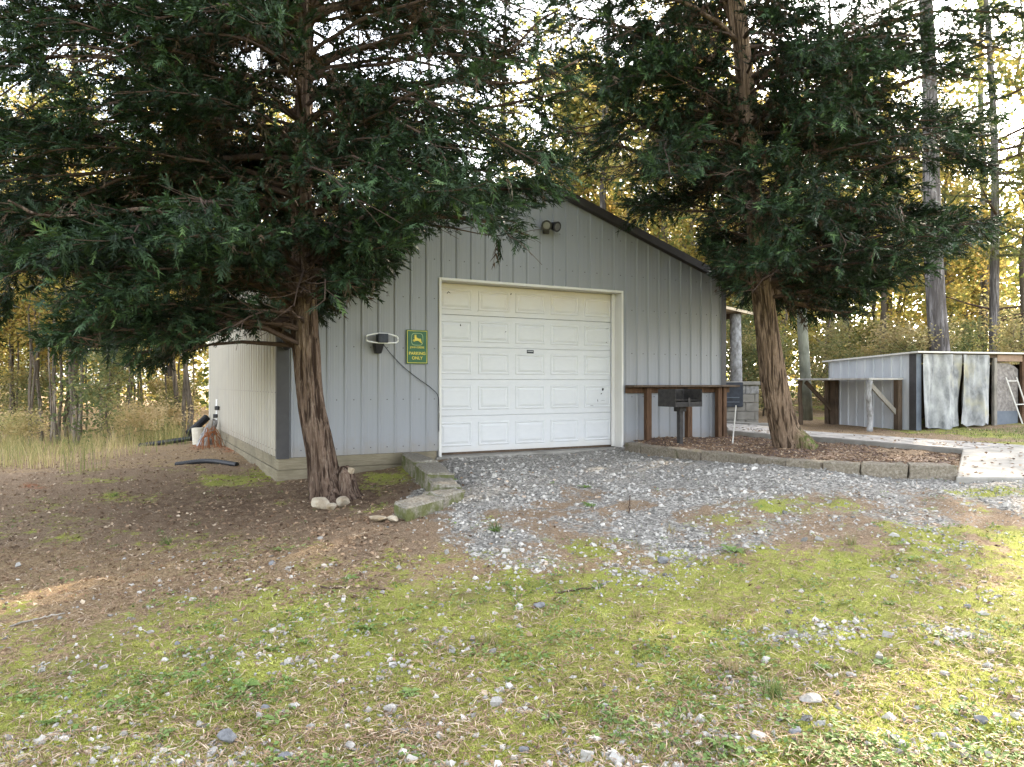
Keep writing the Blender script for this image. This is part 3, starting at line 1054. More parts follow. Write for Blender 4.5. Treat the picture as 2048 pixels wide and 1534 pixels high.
def text_on(name, body, a, z, size, frame, dep, mat, parent, ang):
    cu = bpy.data.curves.new(name, 'FONT')
    cu.body = body
    cu.size = size
    cu.align_x = 'CENTER'
    cu.extrude = 0.0006
    cu.offset = size * 0.012
    tmp = bpy.data.objects.new(name, cu)
    C.objects.link(tmp)
    dg = bpy.context.evaluated_depsgraph_get()
    me = bpy.data.meshes.new_from_object(tmp.evaluated_get(dg))
    bpy.data.objects.remove(tmp)
    co = np.empty(len(me.vertices) * 3, np.float32)
    me.vertices.foreach_get('co', co)
    co = co.reshape(-1, 3)
    off_ = wloc(parent)
    w = np.array([np.array(frame(a + x, dep + zz, z + y)) - off_ for x, y, zz in co])
    me.vertices.foreach_set('co', w.astype(np.float32).ravel())
    me.update()
    me.materials.clear()
    o = link_mesh(name, me, mat, parent)
    return o


text_on('brand_lettering', 'JOHN DEERE', 0, -.018, .036, SG, .0135, M['sign_yellow'], sg, 0)
text_on('lettering', 'PARKING', 0, -.108, .058, SG, .0135, M['sign_yellow'], sg, 0)
text_on('lettering', 'ONLY', 0, -.172, .058, SG, .0135, M['sign_yellow'], sg, 0)

wl = empty('wall_light', FW(-.87, .02, 1.5), 'black wall light with a white bow-shaped frame left of the green sign', 'light')
mb = MB()
loop = [(-.215, .0), (-.215, .02), (-.14, .05), (0, .066), (.14, .05), (.215, .018), (.215, -.035), (.12, -.055), (0, -.058), (-.14, -.05), (-.215, -.025), (-.215, 0)]
pts = spline([np.array(FW(-.868 + a, .16, 1.612 + b)) for a, b in loop], 60)
mb.tube(pts, .010, 6, cap=False)
mb.build('lamp_frame', M['white'], wl, smooth=True)
MB().box(FW, -.935, -.795, .09, .21, 1.555, 1.675).build('housing', M['blue_black'], wl, bevel=.012, seg=2)
MB().box(FW, -.875, -.855, .02, .12, 1.545, 1.57).build('bracket', M['black'], wl)
mb = MB()
mb.hexa([FW(-.935, .02, 1.415), FW(-.855, .02, 1.415), FW(-.855, .1, 1.415), FW(-.935, .1, 1.415), FW(-.965, .02, 1.55), FW(-.825, .02, 1.55), FW(-.825, .14, 1.55), FW(-.965, .14, 1.55)])
mb.build('sensor_cup', M['black'], wl, bevel=.012, seg=2)
cb = MB().tube(spline([FW(-.84, .1, 1.545), FW(-.7, .03, 1.41), FW(-.5, .028, 1.22), (*FW(-.28, .028, 1.06),), FW(-.12, .03, .95), FW(-.03, .035, .86), FW(-.008, .035, .7), FW(-.008, .035, .4), FW(-.008, .035, .06)], 50), .0055, 5)
tag(cb.build('power_cable', M['black'], base=FW(-.4, .03, 0.06), smooth=True), 'thin black cable running from the wall light down beside the door', 'cable')

fl = empty('floodlight', FW(1.74, .03, 3.3), 'twin-headed black floodlight high under the gable', 'light')
MB().box(FW, 1.68, 1.78, .02, .06, 3.27, 3.37).build('mount', M['dark_trim'], fl, bevel=.01)
for du in (-.085, .07):
    c = np.array(FW(1.735 + du, .16, 3.37))
    dirn = np.array([DN[0] * .8 + DU[0] * du * 3, DN[1] * .8 + DU[1] * du * 3, -.25])
    dirn /= np.linalg.norm(dirn)
    hd = MB().tube([c - dirn * .09, c - dirn * .06, c + dirn * .02, c + dirn * .06], [.03, .055, .072, .08], 16).tube([np.array(FW(1.73, .05, 3.33)), c - dirn * .08], .012, 6).build('lamp_head', M['black'], fl, smooth=False)
    MB().tube([c + dirn * .058, c + dirn * .064], [.055, .052], 16).build('lens', M['glass'], hd)

cl = empty('corner_lamp', FW(-2.1, .03, 1.44), 'small black lamp on the dark corner trim behind the cedar trunk', 'light')
MB().box(FW, -2.13, -2.06, .028, .06, 1.47, 1.56).build('backplate', M['black'], cl, bevel=.005)
MB().tube([np.array(FW(-2.095, .12, 1.56)), np.array(FW(-2.095, .12, 1.46)), np.array(FW(-2.095, .12, 1.43))], [.045, .05, .03], 10).build('lamp_shade', M['black'], cl)

# wall shelf with posts under it, at the right of the door
ws = empty('wall_counter', FW(4.3, .1, 0.05), 'narrow wooden counter shelf on red-brown posts along the garage wall', 'counter')
MB().box(FW, 3.21, 5.5, .03, .26, .955, .99).build('counter_top', M['dark_wood'], ws, bevel=.005)
MB().box(FW, 3.21, 5.45, .03, .06, .86, .953).build('support_rail', M['red_wood'], ws, bevel=.004)
for (a, b) in ((3.56, 3.66), (4.42, 4.52), (5.1, 5.19), (5.22, 5.3)):
    MB().box(FW, a, b, .062, .15, .0, .953).build('post', M['red_wood'], ws, bevel=.006)

# park grill on a post
gxy = np.array([2.56, 11.05])
gl = empty('park_grill', (*gxy, .1), 'black steel park grill box on a single post', 'grill')


def GF(a, b, z):
    p = gxy + DU * a * 0.9 + np.array([0, 0]) + DN * b
    return (p[0], p[1], z)


MB().box(GF, -.037, .037, -.037, .037, .02, .66).build('post', M['black_iron'], gl, bevel=.005)
MB().box(GF, -.07, .07, -.07, .07, .59, .66).build('collar', M['black_iron'], gl, bevel=.004)
mb = MB()
mb.box(GF, -.29, .29, -.2, .2, .665, .68)
mb.box(GF, -.29, .29, -.2, -.19, .68, .93)
mb.box(GF, -.29, -.28, -.19, .2, .68, .93)
mb.box(GF, .28, .29, -.19, .2, .68, .93)
mb.build('firebox', M['black_iron'], gl)
mb = MB()
for kk in range(14):
    mb.box(GF, -.278, .278, -.18 + kk * .027, -.172 + kk * .027, .76, .768)
tag(mb.build('grate', M['black_iron'], gl), kind='stuff')
MB().box(GF, -.02, .02, .2, .21, .68, .8).build('grate_handle', M['black_iron'], gl)
MB().box(GF, -.278, .278, .19, .2, .682, .74).build('front_lip', M['black_iron'], gl)

# ------------------------------------------------------------------ retaining walls
rw = empty('retaining_wall', (3.0, 8.5, 0.0), 'low curved wall of tan split-face blocks edging the mulch bed', 'wall')
RP = np.array([(1.76, 11.32), (1.90, 10.75), (2.08, 10.3), (2.26, 9.9), (2.45, 9.45), (2.69, 9.0), (2.87, 8.53), (3.05, 8.1), (3.33, 7.8), (3.64, 7.57), (4.06, 7.42), (4.51, 7.31)])
RZ = np.array([.095, .1, .11, .12, .13, .14, .15, .16, .17, .178, .185, .19])
for i in range(len(RP) - 1):
    a, b = RP[i], RP[i + 1]
    t = (b - a) / np.linalg.norm(b - a)
    n = np.array([-t[1], t[0]])            # towards the bed
    jit = rng.uniform(-.014, .014)
    a2, b2 = a + t * .009 + n * jit, b - t * .009 + n * jit
    w = .23
    zt = (RZ[i] + RZ[i + 1]) / 2 + rng.uniform(-.006, .006)
    zb = min(g1(*a), g1(*b)) - .08
    inn = .03
    MB().prism([a2, b2, b2 + n * w - t * inn, a2 + n * w + t * inn], zb, zt).build('block', M['block'], rw, bevel=.012, cuts=4, rough=.016, seed=i)
lwall = empty('block_edging', (-.9, 8, -.1), 'short mossy stone block edging stepping down from the garage to the gravel', 'wall')
for i, (q, zt, zb) in enumerate((
        ([(-1.50, 9.87), (-1.19, 8.82), (-.90, 8.9), (-1.27, 9.95)], .07, -.4),
        ([(-1.185, 8.8), (-.925, 7.85), (-.62, 7.8), (-.895, 8.88)], .05, -.4),
        ([(-.92, 7.82), (-.79, 7.22), (-.50, 7.22), (-.63, 7.77)], .0, -.4),
        ([(-.86, 6.95), (-.64, 6.74), (-.45, 7.08), (-.56, 7.2)], -.02, -.35),
        ([(-1.05, 6.42), (-.9, 6.2), (-.63, 6.72), (-.86, 6.93)], -.04, -.4))):
    MB().prism(q, zb, zt).build('block', M['block_moss'], lwall, bevel=.02, cuts=5, rough=.022, seed=40 + i)

# ------------------------------------------------------------------ mulch bed, path, slab
bed_poly = [(4.56, 7.5), (5.82, 9.36), (5.75, 9.7), (4.72, 11.7), (3.8, 12.9), (3.62, 12.60), (1.95, 11.72), (2.0, 11.0)] + [tuple(p + np.array([.19, .1])) for p in RP[2:-1]]


def inpoly(x, y, poly):
    r = np.zeros(x.shape, bool)
    n = len(poly)
    j = n - 1
    for i in range(n):
        xi, yi = poly[i]
        xj, yj = poly[j]
        c = ((yi > y) != (yj > y)) & (x < (xj - xi) * (y - yi) / (yj - yi + 1e-12) + xi)
        r ^= c
        j = i
    return r


def bed_z(x, y):
    b = .085 + .05 * sst(9.6 - y, 0, 2.2) + .02 * np.exp(-((x - 4.0) ** 2 + (y - 10.3) ** 2) / .8)
    return b + (n2(x, y, 6, 61) - .5) * .05 + .05 * np.exp(-((x - 2.6) ** 2 + (y - 12) ** 2) / .2)


bxs = np.arange(1.6, 6.1, .045)
bys = np.arange(7.2, 13.1, .045)
bx, by = np.meshgrid(bxs, bys)
ins = inpoly(bx + 1e-4, by + 1e-4, bed_poly)
cell = ins[:-1, :-1] | ins[1:, :-1] | ins[:-1, 1:] | ins[1:, 1:]
cell = ins[:-1, :-1] & ins[1:, :-1] & ins[:-1, 1:] & ins[1:, 1:]
idx = np.arange(bx.size).reshape(bx.shape)
q = np.stack([idx[:-1, :-1][cell], idx[:-1, 1:][cell], idx[1:, 1:][cell], idx[1:, :-1][cell]], -1)
used, inv = np.unique(q, return_inverse=True)
bv = np.c_[bx.ravel()[used], by.ravel()[used], bed_z(bx.ravel()[used], by.ravel()[used])]
tag(obj_w('mulch_bed', bv, inv.reshape(-1, 4), M['mulch'], None, None, None, True), 'bed of brown bark mulch behind the block wall', kind='structure')

PF = spline([(4.2, 16.2), (4.15, 14.0), (3.95, 13.1), (4.78, 11.67), (5.86, 9.43)], 60)[:, :2]
PB = spline([(5.1, 16.6), (5.05, 14.4), (5.25, 13.1), (5.75, 12.2), (7.05, 9.98)], 60)[:, :2]
path = empty('path', (5.4, 11.5, .1), 'pale paver path curving from the concrete slab past the garage', None, None, 'structure')


def strip_z(y):
    return .165 - .0 * y


mb = MB()
vs = []
for k in range(60):
    vs += [(*PF[k], -.02), (*PF[k], .155), (*PB[k], .155), (*PB[k], -.02)]
fs = []
for k in range(59):
    for c in range(4):
        fs.append((4 * k + c, 4 * k + (c + 1) % 4, 4 * k + 4 + (c + 1) % 4, 4 * k + 4 + c))
fs += [(0, 1, 2, 3), (236, 237, 238, 239)]
mb.add(vs, fs)
mb.build('path_bed', M['concrete'], path)
cum = np.r_[0, np.cumsum(np.linalg.norm(np.diff((PF + PB) / 2, axis=0), axis=1))]
rows = int(cum[-1] / .2)
for r_ in range(rows):
    s0, s1 = r_ * cum[-1] / rows, (r_ + 1) * cum[-1] / rows
    f0 = np.array([np.interp(s0, cum, PF[:, c]) for c in (0, 1)])
    f1 = np.array([np.interp(s1, cum, PF[:, c]) for c in (0, 1)])
    b0 = np.array([np.interp(s0, cum, PB[:, c]) for c in (0, 1)])
    b1 = np.array([np.interp(s1, cum, PB[:, c]) for c in (0, 1)])
    nn_ = 4
    sh = .5 / nn_ * (r_ % 2)
    cuts = [0.0] + [c + sh for c in np.arange(1, nn_ + 1) / nn_ if c + sh < 1] + [1.0]
    if r_ % 2: cuts = [0.0, sh] + [c for c in cuts[1:]]
    for c0, c1 in zip(cuts[:-1], cuts[1:]):
        if c1 - c0 < .03: continue
        e = .012
        g = .03
        q4 = [f0 + (b0 - f0) * (c0 + e), f0 + (b0 - f0) * (c1 - e), f1 + (b1 - f1) * (c1 - e), f1 + (b1 - f1) * (c0 + e)]
        m0 = sum(q4) / 4
        q4 = [p + (m0 - p) * g for p in q4]
        MB().prism(q4, .150, .168 + rng.uniform(-.002, .003)).build('paver', M['paver'], path)
slab_poly = [(5.86, 9.43), (4.41, 7.2), (10.5, 6.95), (11, 10.9), (7.05, 9.98)]
MB().prism([slab_poly[i] for i in (0, 1, 2, 3, 4)], [-.1] * 5, [.16, .085, .1, .17, .165]).build('concrete_slab', M['concrete'], bevel=.012)
bpy.data.objects['concrete_slab']['kind'] = 'structure'
kerb = MB().prism([(4.05, 16.3), (4.9, 14.95), (5.6, 14.7), (5.65, 14.9), (5.0, 15.1), (4.2, 16.4)], .0, .2).build('kerb', M['concrete'], bevel=.01)
kerb['kind'] = 'structure'

# ------------------------------------------------------------------ objects at the right: coop, counter, barbecue, pole
CC = np.array([7.61, 13.66])
E1 = np.array([.954, .30])
E2 = np.array([-.30, .954])


def CF(t, w, z):                              # front: t along, w proud (towards camera)
    p = CC + E1 * t - E2 * w
    return (p[0], p[1], z)


def CS(s, w, z):                              # side wall: s back, w outwards (left)
    p = CC + E2 * s - E1 * w
    return (p[0], p[1], z)


CL, CD = 4.6, 2.3
coop = empty('low_shed', (*CC, .12), 'low metal-sided shed hung with grey tarp curtains', 'shed')
ctop = lambda s_: 1.585 - .045 * s_
s = 0.0
while s < CD - .01:
    e = min(s + .9144, CD)
    sheet('siding_panel', CS, s + .001, e - .001, lambda u: .05, ctop, .12, coop, M['coop_siding'])
    s = e
MB().box(CS, -.03, .13, .021, .026, .06, 1.575).build('corner_trim', M['dark_trim'], coop)
MB().box(CF, -.02, .1, .02, .03, .06, 1.575).build('corner_trim', M['blue_board'], coop)
MB().box(CF, 0, CL, -CD, -CD + .03, .05, 1.45).build('back_wall', M['dark_wood'], coop)
MB().box(CF, CL - .03, CL, -CD + .03, 0, .05, 1.45).build('end_wall', M['dark_wood'], coop)
q = [CF(-.08, .12, 1.592), CF(CL + .1, .12, 1.60), CF(CL + .1, -CD - .1, 1.49), CF(-.08, -CD - .1, 1.482)]
MB().hexa([*q, *[(p[0], p[1], p[2] + .03) for p in q]]).build('roof_sheet', M['white_trim'], coop)
MB().box(CF, 0.1, CL, -.05, .0, 1.52, 1.588).build('header_beam', M['dark_wood'], coop)


def curtain(t0, t1, zt, zb_, seed, folds):
    nu, nv = 40, 34
    V = []
    for side in (0, 1):
        for i in range(nv + 1):
            for j in range(nu + 1):
                f_, g_ = j / nu, i / nv
                t = t0 + (t1 - t0) * f_
                z = zt + (zb_ - zt) * g_
                amp = .03 + .05 * g_
                w = .06 + amp * sin(f_ * folds * 2 * pi + seed + g_ * .8) + .022 * sin(f_ * 17 + seed * 3 + g_ * 4) + .010 * sin(f_ * 41 + seed * 5 - g_ * 6)
                t += .010 * sin(g_ * 5 + seed)
                z += (.025 * sin(f_ * 7 + seed) + .015 * sin(f_ * 19)) * g_
                V.append(CF(t, w - .004 * side, z))
    n_ = (nv + 1) * (nu + 1)
    Fq = []
    for i in range(nv):
        for j in range(nu):
            a = i * (nu + 1) + j
            Fq.append((a, a + 1, a + nu + 2, a + nu + 1))
            Fq.append((n_ + a, n_ + a + nu + 1, n_ + a + nu + 2, n_ + a + 1))
    return obj_w('tarp_curtain', V, Fq, M['cloth'], coop, None, None, True)


curtain(.085, 1.06, 1.57, .17, 1.0, 1.6)
curtain(1.065, 1.79, 1.57, .215, 2.3, 1.2)
MB().box(CF, 1.93, 2.0, -.03, .03, .15, 1.52).build('post', M['grey_wood'], coop, bevel=.004)
MB().box(CF, 2.66, 2.73, -.03, .03, .2, 1.58).build('post', M['red_wood'], coop, bevel=.004)
MB().box(CF, 2.0, 2.66, .0, .035, 1.45, 1.578).build('header_board', M['tan_board'], coop, bevel=.004)
mb = MB()
pz = [CF(2.0, -.06, .2), CF(2.66, -.06, .2), CF(2.66, -.06, 1.3), CF(2.56, -.06, 1.36), CF(2.4, -.06, 1.42), CF(2.0, -.06, 1.42)]
pb = [CF(2.0, -.1, .2), CF(2.66, -.1, .2), CF(2.66, -.1, 1.3), CF(2.56, -.1, 1.36), CF(2.4, -.1, 1.42), CF(2.0, -.1, 1.42)]
mb.add(pz + pb, [(0, 1, 2, 3, 4, 5), (11, 10, 9, 8, 7, 6)] + [(i, 6 + i, 6 + (i + 1) % 6, (i + 1) % 6) for i in range(6)])
mb.build('mottled_panel', M['particle'], coop)
MB().box(CF, 2.01, 2.62, -.055, -.035, .2, .47).build('kick_board', M['blue_board'], coop)
MB().box(CF, 2.8, CL, -.04, -.01, .15, 1.52).build('front_boards', M['dark_wood'], coop)
ld = empty('ladder', CF(2.45, .1, .22), 'small white two-rung ladder leaning against the mottled shed panel', 'ladder')
r0, r1 = (CF(2.5, .16, .21), CF(2.26, .0, 1.14)), (CF(2.74, .16, .22), CF(2.5, .03, 1.14))
MB().beam(*r0, .022, .022).build('rail', M['rail_white'], ld)
MB().beam(*r1, .022, .022).build('rail', M['rail_white'], ld)
for f_ in (.92, .42):
    a = np.array(r0[0]) * (1 - f_) + np.array(r0[1]) * f_
    b = np.array(r1[0]) * (1 - f_) + np.array(r1[1]) * f_
    MB().beam(a, b, .018, .018).build('rung', M['rail_white'], ld)

oc = empty('outdoor_counter', CS(1.2, .45, .12), 'rough plank counter on log posts against the shed side', 'counter')
MB().box(CS, .25, 1.25, .03, .86, 1.083, 1.122).build('counter_top', M['pale_wood'], oc, bevel=.004)
MB().box(CS, 1.255, 2.3, .03, .92, 1.083, 1.119).build('counter_top', M['pale_wood'], oc, bevel=.004)
for (s_, w_, r_) in ((.3, .80, .05), (2.2, .82, .045)):
    b_ = np.array(CS(s_, w_, .0))
    b_[2] = g1(b_[0], b_[1]) - .05
    t_ = np.array(CS(s_, w_, 1.083))
    pts = spline([b_, b_ * .66 + t_ * .34 + np.array([.015, 0, 0]), b_ * .33 + t_ * .67 - np.array([.012, 0, 0]), t_], 12)
    MB().tube(pts, [r_ * (1 + .12 * sin(i_ * 1.9)) for i_ in range(12)], 9).build('log_post', M['lichen_wood'] if s_ < 1 else M['dark_wood'], oc, smooth=True)
for s_ in (.36, 2.08):
    MB().beam(CS(s_, .78, 1.05), CS(s_, .07, .42), .04, .085).build('brace', M['grey_wood'] if s_ < 1 else M['dark_wood'], oc, bevel=.004)
for (s0, s1) in ((.28, .40), (1.95, 2.1), (2.16, 2.28)):
    MB().box(CS, s0, s1, .03, .13, .02, 1.083).build('post', M['dark_wood'], oc, bevel=.006)

bb = empty('block_barbecue', (4.9, 16.3, .1), 'grey concrete block barbecue with a dark iron door', 'barbecue')
for r_ in range(5):
    z0_ = .02 + r_ * .192
    x0 = 4.36 + (.2 if r_ % 2 else 0)
    row = [4.3] + [x for x in (x0 + .0, x0 + .4, x0 + .8) if 4.4 < x < 5.4] + [5.45]
    for a, b in zip(row[:-1], row[1:]):
        MB().hexa([(a + .004, 16.0, z0_), (b - .004, 16.0, z0_), (b - .004, 16.6, z0_), (a + .004, 16.6, z0_), (a + .004, 16.0, z0_ + .184), (b - .004, 16.0, z0_ + .184), (b - .004, 16.6, z0_ + .184), (a + .004, 16.6, z0_ + .184)]).build('concrete_block', M['lichen_wood'] if r_ > 3 else M['concrete'], bb, bevel=.008, cuts=2, rough=.008, seed=80 + r_)
MB().hexa([(4.26, 15.95, .982), (5.5, 15.95, .982), (5.5, 16.65, .982), (4.26, 16.65, .982), (4.26, 15.95, 1.06), (5.5, 15.95, 1.06), (5.5, 16.65, 1.06), (4.26, 16.65, 1.06)]).build('cap_slab', M['concrete'], bb, bevel=.01)
dr_ = MB().hexa([(4.45, 15.9, .5), (5.07, 15.9, .5), (5.07, 15.985, .5), (4.45, 15.985, .5), (4.45, 15.9, 1.04), (5.07, 15.9, 1.04), (5.07, 15.985, 1.04), (4.45, 15.985, 1.04)]).build('iron_door', M['blue_black'], bb, bevel=.008)
for z_ in (.6, .7, .94):
    MB().hexa([(4.7, 15.87, z_), (4.98, 15.87, z_), (4.98, 15.899, z_), (4.7, 15.899, z_), (4.7, 15.87, z_ + .018), (4.98, 15.87, z_ + .018), (4.98, 15.899, z_ + .018), (4.7, 15.899, z_ + .018)]).build('louvre', M['blue_board'], dr_)

lt = empty('lean_to_roof', RW(3.0, 3.7, .1), 'cream metal lean-to roof behind the garage on a lichened post', 'porch roof')


def LT(s_, w_, z):
    return RW(s_, w_, z)


mb = MB()
for k in range(14):
    w0, w1 = .05 + k * .27, .05 + (k + 1) * .27
    za, zb2 = 3.13 - w0 * .12, 3.13 - w1 * .12
    mb.hexa([LT(3.0, w0, za), LT(3.0, w1, zb2), LT(8, w1, zb2), LT(8, w0, za), LT(3.0, w0, za + .012), LT(3.0, w1, zb2 + .012), LT(8, w1, zb2 + .012), LT(8, w0, za + .012)])
    mb.beam(LT(3.0, w0 + .03, za - .008), LT(8, w0 + .03, za - .008), .03, .016)
mb.build('roof_sheet', M['cream_metal'], lt)
MB().beam(LT(2.985, .05, 3.125), LT(2.985, 3.86, 2.668), .02, .06).build('edge_trim', M['cream_metal'], lt)
MB().box(LT, 3.1, 7.9, 3.5, 3.6, 2.56, 2.68).build('rafter_block', M['dark_wood'], lt)
pb_ = np.array(LT(3.2, 3.55, 0.0))
pb_[2] = g1(pb_[0], pb_[1]) - .1
MB().tube([pb_, pb_ + np.array([-.01, 0, 1.2]), pb_ + np.array([-.03, 0, 2.66 - pb_[2]])], [.15, .14, .13], 12).build('post', M['lichen_wood'], lt, smooth=True)

pl = np.array([6.83, 17.0, g1(6.83, 17.0)])
MB().tube([pl + (.09, 0, -.2), pl + (.05, 0, 1.0), pl + (-.02, 0, 2.2), pl + (-.05, 0, 3.6)], [.135, .125, .115, .11], 14).build('timber_pole', M['pole_wood'], base=pl, smooth=True)
tag(bpy.data.objects['timber_pole'], 'round grey timber pole standing behind the plank counter', 'pole')
MB().tube([(3.375, 11.1, .08), (3.43, 11.1, .68)], [.011, .009], 6).build('marker_stake', M['rail_white'], base=(3.38, 11.1, .08))
tag(bpy.data.objects['marker_stake'], 'thin white marker stake leaning in the mulch beside the garage corner', 'stake')

# ------------------------------------------------------------------ odds and ends by the left wall
bp = on_ground(397, 888)
bk = empty('bucket', bp, 'dirty white plastic bucket beside the far end of the left wall', 'bucket')
MB().tube([bp + (0, 0, -.02), bp + (0.005, 0, .02), bp + (.0, 0, .33), bp + (0, 0, .335), bp + (0, 0, .30)], [.11, .118, .135, .128, .122], 18, cap=False).tube([bp + (0, 0, .0), bp + (0, 0, .01)], [.115, .116], 18).build('pail', M['bucket'], bk, smooth=False)
MB().tube(spline([bp + (-.13, 0, .32), bp + (-.1, -.08, .37), bp + (.02, -.12, .385), bp + (.12, -.05, .35), bp + (.135, 0, .32)], 16), .006, 5).build('handle', M['black'], bk)


def hose(name, pts, r, mat, label, cat, ridge=True):
    p = spline(pts, 90)
    rr = [r * (1 + (.10 if (i % 2) and ridge else 0)) for i in range(90)]
    o = MB().tube(p, rr, 9).build(name, mat, base=p[0])
    return tag(o, label, cat)


a0, a1 = on_ground(352, 930), on_ground(474, 932)
hose('drain_pipe', [a0 + (0, 0, .01), a0 * .6 + a1 * .4 + (.0, .12, .05), a1 + (0, 0, .02)], .036, M['black'], 'black corrugated drain pipe lying on the leaf litter', 'pipe')
a0, a1 = on_ground(280, 893), on_ground(384, 886)
hose('drain_pipe', [a0 + (0, 0, .02), a0 * .5 + a1 * .5 + (0, 0, .06), a1 + (0, 0, .1)], .05, M['black'], 'dusty black drain pipe running from the white bucket into the weeds', 'pipe')
e0 = np.array(LW(8.0, .1, .15))
hose('downspout_elbow', [e0 + (.02, 0, .12), e0 + (-.05, -.1, .02), e0 + (-.22, -.4, -.22)], .075, M['black'], 'black elbow pipe at the far bottom corner of the left wall', 'pipe')
st = np.array(LW(6.2, .25, 0))
st[2] = g1(st[0], st[1]) - .1
V, F4 = tube_np(spline([st + (-.05, 0, 0), st + (0, 0, .25), st + (.09, 0, .48), st + (.16, 0, .62)], 16), np.interp(np.arange(16), [0, 6, 15], [.17, .12, .05]), 16)
V = V + (fbm(V * 12, 5, 3) - .5)[:, None] * np.array([.12, .12, .04])
o = obj_w('driftwood_stump', V, F4, M['lichen_wood'], None, st)
tag(o, 'gnarled grey driftwood stump leaning on the left garage wall', 'stump')
sk = np.array(LW(5.9, .3, 0))
sk[2] = g1(sk[0], sk[1]) - .05
MB().beam(sk, sk + np.array([.1, .0, .56]), .03, .07).build('wooden_stake', M['grey_wood'], base=sk)
tag(bpy.data.objects['wooden_stake'], 'split grey wooden stake propped beside the driftwood stump', 'stake')
vp = np.array(LW(6.3, .06, .2))
vv = empty('standpipe', vp, 'white plastic standpipe with black fittings on the left wall', 'pipe')
MB().tube([vp, vp + (0, 0, .5)], .022, 8).build('riser', M['white'], vv)
MB().box(lambda a, b, z: tuple(vp + np.array([a, b, z])), -.03, .05, -.05, .02, .28, .36).build('valve', M['black'], vv, bevel=.008)
MB().box(lambda a, b, z: tuple(vp + np.array([a, b, z])), -.06, .02, -.05, .02, .12, .2).build('valve', M['black'], vv, bevel=.008)
wc = np.array(LW(5.2, .28, 0))
wc[2] = g1(wc[0], wc[1])
wcage = MB()
for k in range(14):
    an = rng.uniform(0, 2 * pi)
    r_ = rng.uniform(.12, .24)
    h_ = rng.uniform(.2, .42)
    p = [wc + (cos(an) * r_, sin(an) * r_, -.02), wc + (cos(an) * r_ * .8, sin(an) * r_ * .8, h_ * .7), wc + (cos(an + 1.2) * r_ * .5, sin(an + 1.2) * r_ * .5, h_), wc + (cos(an + 2.4) * r_ * .9, sin(an + 2.4) * r_ * .9, h_ * .5), wc + (cos(an + 2.6) * r_ * 1.2, sin(an + 2.6) * r_ * 1.2, 0)]
    wcage.tube(spline(p, 12), .006, 4, cap=False)
tag(wcage.build('wire_tangle', M['rust'], base=wc), 'tangle of rusty orange wire on red clay by the left wall', 'wire')
# ------------------------------------------------------------------ rocks


def rock_mesh(name, seed, sx, sy, sz, sub=3, rough=.22):
    bm = bmesh.new()
    bmesh.ops.create_icosphere(bm, subdivisions=sub, radius=1)
    co = np.array([v.co[:] for v in bm.verts])
    r = np.random.default_rng(seed)
    for _ in range(14):                       # chop facets
        n = r.normal(size=3)
        n /= np.linalg.norm(n)
        d = r.uniform(.5, .8)
        s_ = co @ n - d
        co = co - np.maximum(s_, 0)[:, None] * n * .92
    co += (fbm(co * 2.2 + seed, seed, 3) - .5)[:, None] * co * rough * 1.4
    co *= (sx, sy, sz)
    for v, c in zip(bm.verts, co): v.co = c
    me = bpy.data.meshes.new(name)
    bm.to_mesh(me)
    bm.free()
    return me


def rock(px, py, wpx, seed, label, cat='rock', name='rock', mat='rock', hz=.75, base=None, group=None):
    p = on_ground(px, py) if base is None else np.array(base)
    w = wpx / FPX * p[1] / 2
    me = rock_mesh(name, seed, w, w * .9, w * hz)
    o = link_mesh(name, me, M[mat], None, p + (0, 0, w * hz * .55))
    return tag(o, label, cat, group)


rock(643, 1016, 42, 3, 'largest cream rock, leftmost at the foot of the cedar trunk', hz=.8)
rock(683, 1010, 34, 4, 'pale rounded rock, right of the group at the cedar foot', hz=.85)
rock(662, 1020, 28, 5, 'smallest pale rock, in front between two others by the cedar', hz=.7)
rock(757, 1042, 42, 8, 'flat mossy grey stone half buried beside the block edging', hz=.4)
rock(785, 1042, 24, 9, 'small tan stone touching the end of the block edging', hz=.6)

